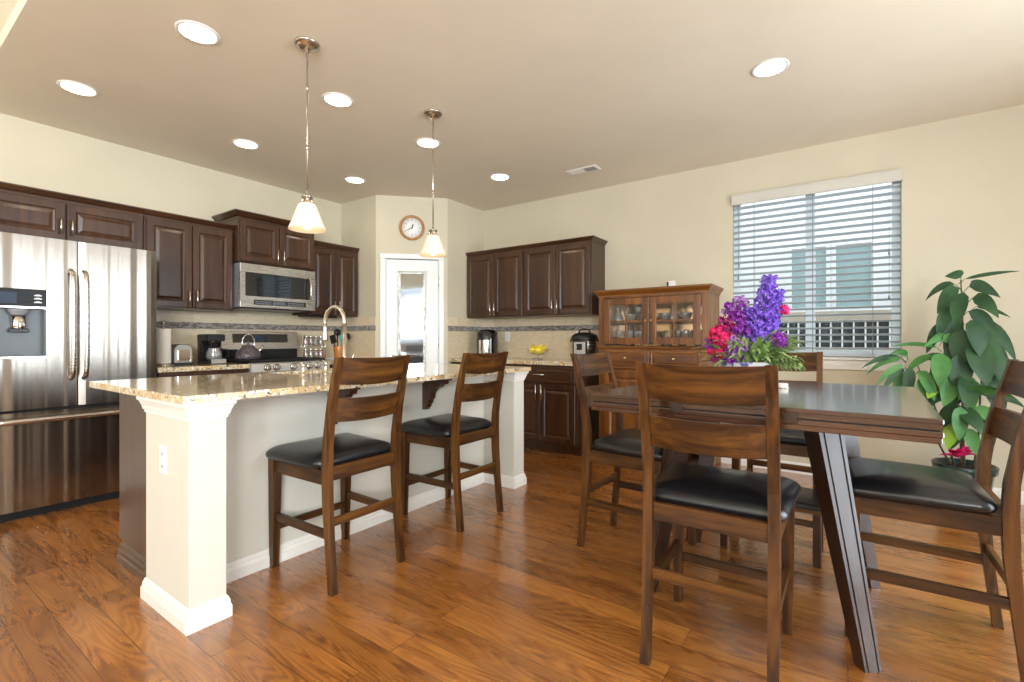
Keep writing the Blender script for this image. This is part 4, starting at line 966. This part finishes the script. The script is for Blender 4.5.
for lb, c in (('yellow lemon at the lower left of the fruit bowl', (4.365, 2.80, 1.014)), ('yellow lemon at the lower right of the fruit bowl', (4.362, 2.735, 1.014)), ('yellow lemon behind the other fruit in the bowl', (4.45, 2.80, 1.006)), ('yellow lemon deep in the middle of the bowl', (4.44, 2.735, 1.004))):
    tag(MB().lathe([(0, -.046), (.008, -.040), (.027, -.024), (.033, 0), (.027, .024), (.008, .040), (0, .046)], seg=16, M=Matrix.Rotation(1.4, 4, 'X')).build('lemon', 'lemon', None, c), lb, 'fruit', 'lemons in the fruit bowl')

# ------------------------------------------------------------------ flowers on the table
bx_, by_ = 2.47, .385
vb = tag(MB().lathe([(.07, 0), (.078, .004), (.095, .03), (.118, .085), (.122, .105), (.126, .108), (.120, .112), (.113, .10), (.09, .035), (.065, .012), (0, .010)], seg=36).build('flower_bowl', 'porcelain', None, (bx_, by_, .914)), 'blue and white patterned bowl holding the flower bouquet', 'bowl')
def petal_ball(mb, c, r, n, size, flat=.25):
    for i in range(n):
        ph = math.acos(1 - 2 * (i + .5) / n); th = i * 2.399963; d = Vector((math.sin(ph) * math.cos(th), math.sin(ph) * math.sin(th), math.cos(ph)))
        p = Vector(c) + d * r * random.uniform(.75, 1.05); a = d.orthogonal().normalized(); b_ = d.cross(a)
        k = random.uniform(0, 6.28); u = a * math.cos(k) + b_ * math.sin(k); v = d.cross(u); s = size * random.uniform(.75, 1.2)
        vs = [mb._v(p - v * s * .1), mb._v(p + u * s * .5 + d * s * flat), mb._v(p + (u * .35 + v * .75) * s + d * s * flat * 1.5), mb._v(p + v * s * 1.0 + d * s * .1), mb._v(p + (-u * .35 + v * .75) * s + d * s * flat * 1.5), mb._v(p - u * s * .5 + d * s * flat)]
        mb.face(vs)
def flower(kind, label, tip, mat, grp, shape='ball', r=.03, n=60, size=.014, base_=None, h=.0):
    tip = (tip[0], tip[1] - max(0, tip[1] - .40) * .22, tip[2])
    b0 = base_ or (bx_ + (tip[0] - bx_) * .25, by_ + (tip[1] - by_) * .25, .95)
    t = thing(kind, label, 'flower', b0, 0, grp); T = Vector(tip) - Vector(b0); mid = T * .5 + Vector((0, 0, .02))
    MB().tube([(0, 0, 0), mid, T], [.003, .0025, .002], 6).build('stem', 'stem_green', t)
    mb = MB()
    if shape == 'ball': petal_ball(mb, T, r, n, size); petal_ball(mb, T, r * .55, n // 2, size)
    elif shape == 'spike':
        ax = (T - mid).normalized(); k = int(h / .019)
        for i in range(k):
            u = i / k; rr = r * (1 - .62 * u); 
            for q in range(5):
                an = q * 1.257 + i * .7; off = Vector((math.cos(an) * rr, math.sin(an) * rr, 0)); petal_ball(mb, T - ax * h * (1 - u) + off, .010 * (1.15 - .4 * u), 9, size * (1.1 - .4 * u))
    elif shape == 'spray':
        for q in range(9): petal_ball(mb, T + Vector((random.uniform(-1, 1) * r, random.uniform(-1, 1) * r, random.uniform(-.8, .8) * r)), .009, 9, size)
    mb.build('bloom', mat, t); return t
# lateral direction in view is mostly -y = right, so blooms spread along y
S = 'violet delphinium spikes in the bouquet'
flower('delphinium', 'tallest violet delphinium spike in the bouquet', (2.44, .288, 1.425), 'violet', S, 'spike', .050, size=.018, h=.29)
flower('delphinium', 'violet delphinium spike leaning right of the tallest', (2.46, .255, 1.36), 'violet', S, 'spike', .040, size=.017, h=.25)
flower('delphinium', 'violet delphinium spike leaning left of the tallest', (2.44, .375, 1.285), 'violet', S, 'spike', .042, size=.017, h=.20)
flower('delphinium', 'short violet delphinium spike low in the bouquet middle', (2.40, .345, 1.215), 'violet', S, 'spike', .044, size=.017, h=.15)
S = 'lilac sprays in the bouquet'
flower('stock_flower', 'pale lilac spray at upper left of the bouquet', (2.44, .478, 1.27), 'lilac', S, 'spray', .034, size=.014)
flower('stock_flower', 'pale lilac spray at top centre of the bouquet left half', (2.46, .425, 1.305), 'lilac', S, 'spray', .032, size=.014)
flower('stock_flower', 'pale lilac spray low left over the bowl', (2.36, .445, 1.13), 'lilac', S, 'spray', .032, size=.014)
flower('stock_flower', 'pale lilac spray in the lower middle of the bouquet', (2.34, .405, 1.085), 'lilac', S, 'spray', .03, size=.014)
flower('statice', 'purple statice cluster high left below the pale lilac sprays', (2.43, .445, 1.262), 'purple', 'purple statice clusters in the bouquet', 'spray', .036, size=.016)
flower('statice', 'purple statice cluster left of the violet spikes, upper part', (2.42, .415, 1.235), 'purple', 'purple statice clusters in the bouquet', 'spray', .034, size=.016)
flower('statice', 'plum cluster beside the large crimson carnation, upper side', (2.39, .495, 1.185), 'plum', 'purple statice clusters in the bouquet', 'spray', .032, size=.015)
S = 'crimson carnations in the bouquet'
flower('carnation', 'large crimson carnation at lower left of the bouquet', (2.37, .512, 1.145), 'pink_red', S, 'ball', .044, 90, .020)
flower('carnation', 'crimson carnation beside the largest one', (2.36, .478, 1.125), 'pink_red', S, 'ball', .032, 70, .017)
flower('carnation', 'small crimson carnation hanging low at the left', (2.36, .500, 1.065), 'pink_red', S, 'ball', .020, 50, .013)
flower('carnation', 'crimson carnation high beside the lilac sprays', (2.42, .440, 1.235), 'pink_red', S, 'ball', .022, 50, .013)
flower('carnation', 'crimson carnation in the upper left middle', (2.41, .455, 1.185), 'pink_red', S, 'ball', .018, 40, .012)
flower('carnation', 'magenta bloom at the right edge beside the delphiniums', (2.47, .235, 1.262), 'magenta', None, 'ball', .018, 40, .013)
flower('carnation', 'tiny crimson bud at the far lower left edge', (2.37, .563, 1.07), 'pink_red', None, 'ball', .014, 30, .010)
flower('carnation', 'tiny crimson bud hanging under the lower left edge', (2.36, .540, 1.035), 'plum', None, 'ball', .014, 30, .010)
S = 'purple statice clusters in the bouquet'
flower('statice', 'purple statice cluster right of the centre', (2.38, .245, 1.125), 'purple', S, 'ball', .032, 70, .015)
flower('statice', 'purple statice cluster in the middle of the bouquet', (2.38, .395, 1.18), 'purple', S, 'spray', .042, size=.016)
flower('statice', 'purple statice cluster at the left edge', (2.38, .555, 1.11), 'purple', S, 'spray', .024, size=.012)
flower('statice', 'purple statice cluster low in front over the bowl', (2.33, .425, 1.06), 'purple', S, 'spray', .034, size=.015)
flower('statice', 'plum cluster at the upper left middle', (2.41, .485, 1.205), 'plum', S, 'spray', .03, size=.014)
flower('statice', 'plum cluster between carnation and statice', (2.38, .455, 1.165), 'plum', S, 'spray', .03, size=.014)

def leaf(mb, p, d, L, wd, droop=.4, fold=.25, up=Vector((0, 0, 1)), n=6, tw=0.0):
    p = Vector(p); d = Vector(d).normalized(); side = d.cross(up)
    if side.length < .05: side = Vector((1, 0, 0))
    side.normalize(); side = (Matrix.Rotation(tw, 3, d) @ side); cur = p.copy(); dd = d.copy(); rows_ = []
    for i in range(n + 1):
        u = i / n; wv_ = wd * (math.sin(PI * min(1, u * .94 + .06) ** .80)) ** .85 if 0 < u < 1 else .0008
        nrm = side.cross(dd).normalized(); rows_.append((cur + side * wv_ * .5 + nrm * wv_ * fold, cur - nrm * 0, cur - side * wv_ * .5 + nrm * wv_ * fold))
        dd = (dd + Vector((0, 0, -droop / n * 1.2))).normalized(); cur = cur + dd * (L / n)
    V = [[mb._v(q) for q in r] for r in rows_]
    for a, c in zip(V, V[1:]):
        for j in (0, 1):
            f = mb.face((a[j], a[j + 1], c[j + 1], c[j]))
            if f: f.smooth = True
mb = MB(); rnd = random.Random(3)
for i in range(260):
    a = rnd.uniform(PI * .5, PI * 1.75); rr = rnd.uniform(.03, .125); p = (bx_ + rr * math.cos(a), by_ + rr * math.sin(a), 1.01 + rnd.uniform(0, .10))
    d = (math.cos(a) * rnd.uniform(.3, 1), math.sin(a) * rnd.uniform(.3, 1), rnd.uniform(.3, 1.2)); leaf(mb, p, d, rnd.uniform(.06, .15), rnd.uniform(.012, .026), .8)
tag(mb.build('bouquet_greenery', 'foliage_light'), 'pale green leafy filler greenery around the bouquet base', 'greenery', kind='stuff')
mb = MB(); rnd = random.Random(5)
for i in range(15):   # fronds reaching right
    d0 = Vector((rnd.uniform(-.7, .3), -1, rnd.uniform(-.25, 1.5))).normalized(); p = Vector((bx_ - .04, by_ - .06, 1.02)); Lf = rnd.uniform(.10, .18)
    mb.tube([p, p + d0 * Lf * .6 + Vector((0, 0, .01)), p + d0 * Lf + Vector((0, 0, -.015))], .0015, 5)
    for k in range(7):
        q = p + d0 * Lf * (k + 2) / 9
        for s in (-1, 1): leaf(mb, q, d0 * .6 + d0.cross(Vector((0, 0, 1))) * s * .8 + Vector((0, 0, .25 * s)), rnd.uniform(.045, .065), .017, .6)
tag(mb.build('fern_fronds', 'foliage_light'), 'light green fern fronds spilling over the right of the bowl', 'greenery', kind='stuff')
tl = thing('tealight_candle', 'small white candle on the table right of the foreground chair back', 'candle', (2.395, .235, .914))
MB().lathe([(.020, 0), (.022, .002), (.022, .02), (.019, .021), (0, .0212)], seg=20).build('wax', 'white_plastic', tl)
MB().lathe([(.028, 0), (.03, .003), (.024, .004), (0, .0035)], seg=20).build('saucer', 'nickel', tl)

# ------------------------------------------------------------------ potted plant
pl = thing('potted_plant', 'tall large-leaved green houseplant in dark pot beneath the window', 'plant', (4.30, -.628, 0))
MB().lathe([(.105, 0), (.11, .01), (.145, .255), (.160, .262), (.165, .305), (.158, .310), (.148, .30), (.142, .265), (0, .26)], seg=36).build('pot', 'pot_green', pl)
MB().lathe([(.142, .255), (.142, .272), (0, .278)], seg=24).build('soil', 'soil', pl)
stems = [([(0, .0, .27), (-.01, .01, .6), (-.02, .0, .95), (-.02, .01, 1.25), (-.03, .02, 1.52)], .009), ([(.02, .04, .27), (0, .10, .5), (-.03, .17, .75), (-.05, .24, .95)], .007), ([(-.03, -.04, .27), (-.05, -.06, .5), (-.05, -.07, .8), (-.04, -.09, 1.05)], .007), ([(-.04, .02, .27), (-.09, .03, .5), (-.12, .05, .72)], .006), ([(.0, .06, .27), (-.04, .18, .55), (-.06, .28, .80), (-.08, .33, .96)], .006)]
for pts, r in stems: MB().tube(pts, [r, r * .9, r * .7, r * .5, r * .4][:len(pts)], 8).build('stem', 'bark', pl)
rnd = random.Random(11)
# leaves: (y, z, dir_y, dir_z, length, width, droop, material, x)  local y: + is left in view
LV = [(.02, 1.50, .25, .35, .13, .08, 1.2, 'leaf_dark', -.03), (.0, 1.49, -1, .30, .26, .028, .25, 'leaf_dark', -.02), (.05, 1.46, 1.0, .15, .20, .06, 1.3, 'leaf_dark', -.03), (.03, 1.43, .9, -.2, .22, .10, 1.6, 'leaf_dark', -.05),
      (-.02, 1.44, -.7, .2, .18, .10, 1.3, 'leaf_dark', -.02), (-.03, 1.36, -.6, .0, .20, .11, 1.5, 'leaf_dark', -.05), (.01, 1.40, .35, -.6, .24, .09, 1.6, 'leaf_dark', -.07), (.04, 1.36, .8, -.9, .22, .075, 1.4, 'leaf_dark', -.02),
      (-.02, 1.28, -.8, -.3, .26, .10, 1.4, 'leaf_dark', .0), (-.06, 1.31, -1, -.15, .18, .03, .5, 'leaf_dark', .02), (-.02, 1.22, -.2, -.5, .25, .12, 1.8, 'leaf_dark', -.08), (.02, 1.22, .6, -.5, .25, .10, 1.7, 'leaf_dark', -.05),
      (-.03, 1.15, -.75, -.4, .30, .12, 1.5, 'leaf_dark', -.03), (-.02, 1.08, -.35, -.5, .30, .15, 1.7, 'leaf_dark', -.09), (.02, 1.10, .5, -.6, .26, .10, 1.6, 'leaf_dark', -.06), (-.06, 1.22, -1, -.4, .34, .09, 1.4, 'leaf_dark', .02), (-.07, 1.12, -1, -.6, .28, .08, 1.2, 'leaf_dark', .0),
      (.0, .98, .25, -.3, .25, .14, 1.6, 'leaf_dark', -.10), (-.05, .95, -.5, -.1, .26, .14, 1.6, 'leaf_dark', -.08),
      (.10, 1.10, .5, .3, .18, .08, 1.4, 'leaf_mid', -.07), (.12, 1.08, -.3, .2, .22, .10, 1.5, 'leaf_mid', -.09), (.14, 1.04, .9, .35, .26, .035, .5, 'leaf_mid', -.05), (.12, 1.00, .1, -.3, .24, .11, 1.5, 'leaf_mid', -.10), (.06, .96, -.5, .1, .24, .11, 1.5, 'leaf_mid', -.10), (.16, .98, 1, .0, .22, .06, 1.2, 'leaf_mid', -.06),
      (.05, .90, .3, -.3, .24, .12, 1.2, 'leaf_mid', -.11), (.10, .92, .2, -.6, .20, .09, 1.0, 'leaf_lime', -.09), (.16, .80, .3, -.1, .10, .06, .8, 'leaf_lime', -.14), (.22, .90, -.6, -.4, .24, .09, 1.0, 'leaf_dark', -.10),
      (.33, .97, 1, .25, .26, .045, .9, 'leaf_dark', -.08), (.33, .96, 1, .10, .24, .045, 1.1, 'leaf_mid', -.10), (.32, .95, .9, -.10, .23, .05, 1.2, 'leaf_mid', -.12), (.31, .93, .8, -.35, .22, .05, 1.0, 'leaf_dark', -.10), (.30, .98, .3, .5, .20, .05, 1.2, 'leaf_mid', -.12),
      (.28, .94, .1, -.5, .22, .07, 1.0, 'leaf_dark', -.12), (.32, .90, .25, -1, .20, .08, .6, 'leaf_mid', -.08), (.24, .92, -.3, -.3, .22, .08, 1.3, 'leaf_mid', -.12), (.20, .96, -.5, .3, .22, .08, 1.4, 'leaf_dark', -.06),
      (.05, .76, .6, .3, .22, .10, 1.2, 'leaf_mid', -.12), (.05, .74, -.2, .35, .26, .07, 1.0, 'leaf_mid', -.15), (.03, .70, .4, -.2, .22, .11, 1.1, 'leaf_dark', -.15), (.05, .68, -.5, -.1, .22, .10, 1.2, 'leaf_dark', -.14), (.04, .70, .1, -.8, .22, .09, .8, 'leaf_mid', -.16),
      (.05, .62, .3, -.6, .22, .09, .9, 'leaf_lime', -.12), (-.02, .68, -.7, .0, .24, .10, 1.2, 'leaf_mid', -.12), (-.06, .78, -.5, .2, .24, .09, 1.2, 'leaf_dark', -.10), (-.06, .66, -.3, -.6, .24, .10, 1.0, 'leaf_dark', -.08), (.02, .60, .5, -.7, .20, .09, 1.0, 'leaf_dark', -.10),
      (.08, 1.20, .8, -.4, .24, .09, 1.5, 'leaf_dark', -.04), (.06, 1.30, .7, -.5, .22, .09, 1.5, 'leaf_dark', -.05), (.02, 1.16, .1, -.6, .26, .12, 1.7, 'leaf_dark', -.11), (-.06, 1.05, -.7, -.5, .28, .12, 1.5, 'leaf_dark', -.06),
      (.10, .98, .5, -.5, .24, .10, 1.4, 'leaf_dark', -.08), (.0, .86, .5, -.4, .24, .11, 1.4, 'leaf_dark', -.10), (-.08, .90, -.4, -.5, .28, .12, 1.4, 'leaf_dark', -.06), (.20, .88, .3, -.5, .22, .08, 1.2, 'leaf_mid', -.12), (.02, .90, -.2, -.6, .24, .11, 1.4, 'leaf_mid', -.13),
      (.00, .80, -.6, .35, .24, .06, .9, 'leaf_mid', -.14), (.04, .78, .9, .2, .22, .07, 1.2, 'leaf_dark', -.12), (.01, .56, -.3, -.5, .18, .08, 1.0, 'leaf_mid', -.12), (.10, .84, .6, -.3, .22, .10, 1.3, 'leaf_dark', -.08), (-.01, .88, .1, -.1, .24, .12, 1.5, 'leaf_dark', -.12)]
by = {}
for y, z, dy, dz, L, wd, dr, mt, x in [(a_, b_ + (.035 if b_ > .95 else 0), *r_) for a_, b_, *r_ in LV]: by.setdefault(mt, []).append((x, y, z, dy, dz, L, wd, dr))
for mt, ls in by.items():
    mb = MB()
    for x, y, z, dy, dz, L, wd, dr in ls:
        d = Vector((rnd.uniform(-.45, .05), dy, dz)).normalized(); p = Vector((x, y, z))
        sx_ = Vector((x * .4 , y - dy * .03, z - .03)); mb.tube([sx_, p], .0022, 5)
        leaf(mb, p, d, L, wd * .98, dr, .10, up=Vector((-1, 0, .35)), n=8, tw=rnd.uniform(-.35, .35))
    mb.build('foliage', mt, pl)
pk = MB(); rnd = random.Random(2)
for i in range(16):
    a = rnd.uniform(0, 6.28); leaf(pk, (0, 0, 0), (math.cos(a), math.sin(a), rnd.uniform(.4, 1.4)), rnd.uniform(.08, .15), rnd.uniform(.04, .06), .6)
tag(pk.build('ribbon_bow', 'magenta', None, (4.20, -.585, .36)), 'crumpled magenta ribbon bow stuck in the dark plant pot', 'bow')

# ------------------------------------------------------------------ outside the window
struct(MB().box(XR + .5, -14, -.4, 16, 16, -.35).build('ground', 'grass'))
nb = thing('neighbour_house', 'white neighbouring house with shuttered window seen through the blind', 'house', (7.7, 0, -.35))
MB().box(0, -9, 0, 1.0, 9, 6.2).build('wall', 'siding', nb)
for y0, y1, mt in ((-.27, .15, 'far_blind'), (.22, .66, 'far_blind')):
    wf = MB(); frame(wf, -.05, .02, y0 - .032, y1 + .032, 1.85, 2.78, .052); f = wf.build('window', 'exterior_white', nb)
    MB().box(-.01, y0 + .02, 1.92, .01, y1 - .02, 2.71).build('shutter', mt, f)
MB().box(-.06, -3.2, 1.62, .02, 3.4, 1.84).build('sill_band', 'fence_tan', nb)
fn = thing('garden_fence', 'low fence with dark panels and white balusters outside the window', 'fence', (6.5, 0, -.35))
MB().box(-.04, -3, 1.68, .06, 4, 1.80, .004).build('top_rail', 'fence_tan', fn)
MB().box(0, -3, 1.15, .03, 4, 1.68).build('panel', 'slate', fn)
MB().box(-.04, -3, 0, .06, 4, 1.38).build('base_wall', 'fence_tan', fn)
mb = MB()
for i in range(67): mb.box(-.02, -3 + i * .105, 1.38, 0, -2.985 + i * .105, 1.68)
mb.build('balusters', 'exterior_white', fn)
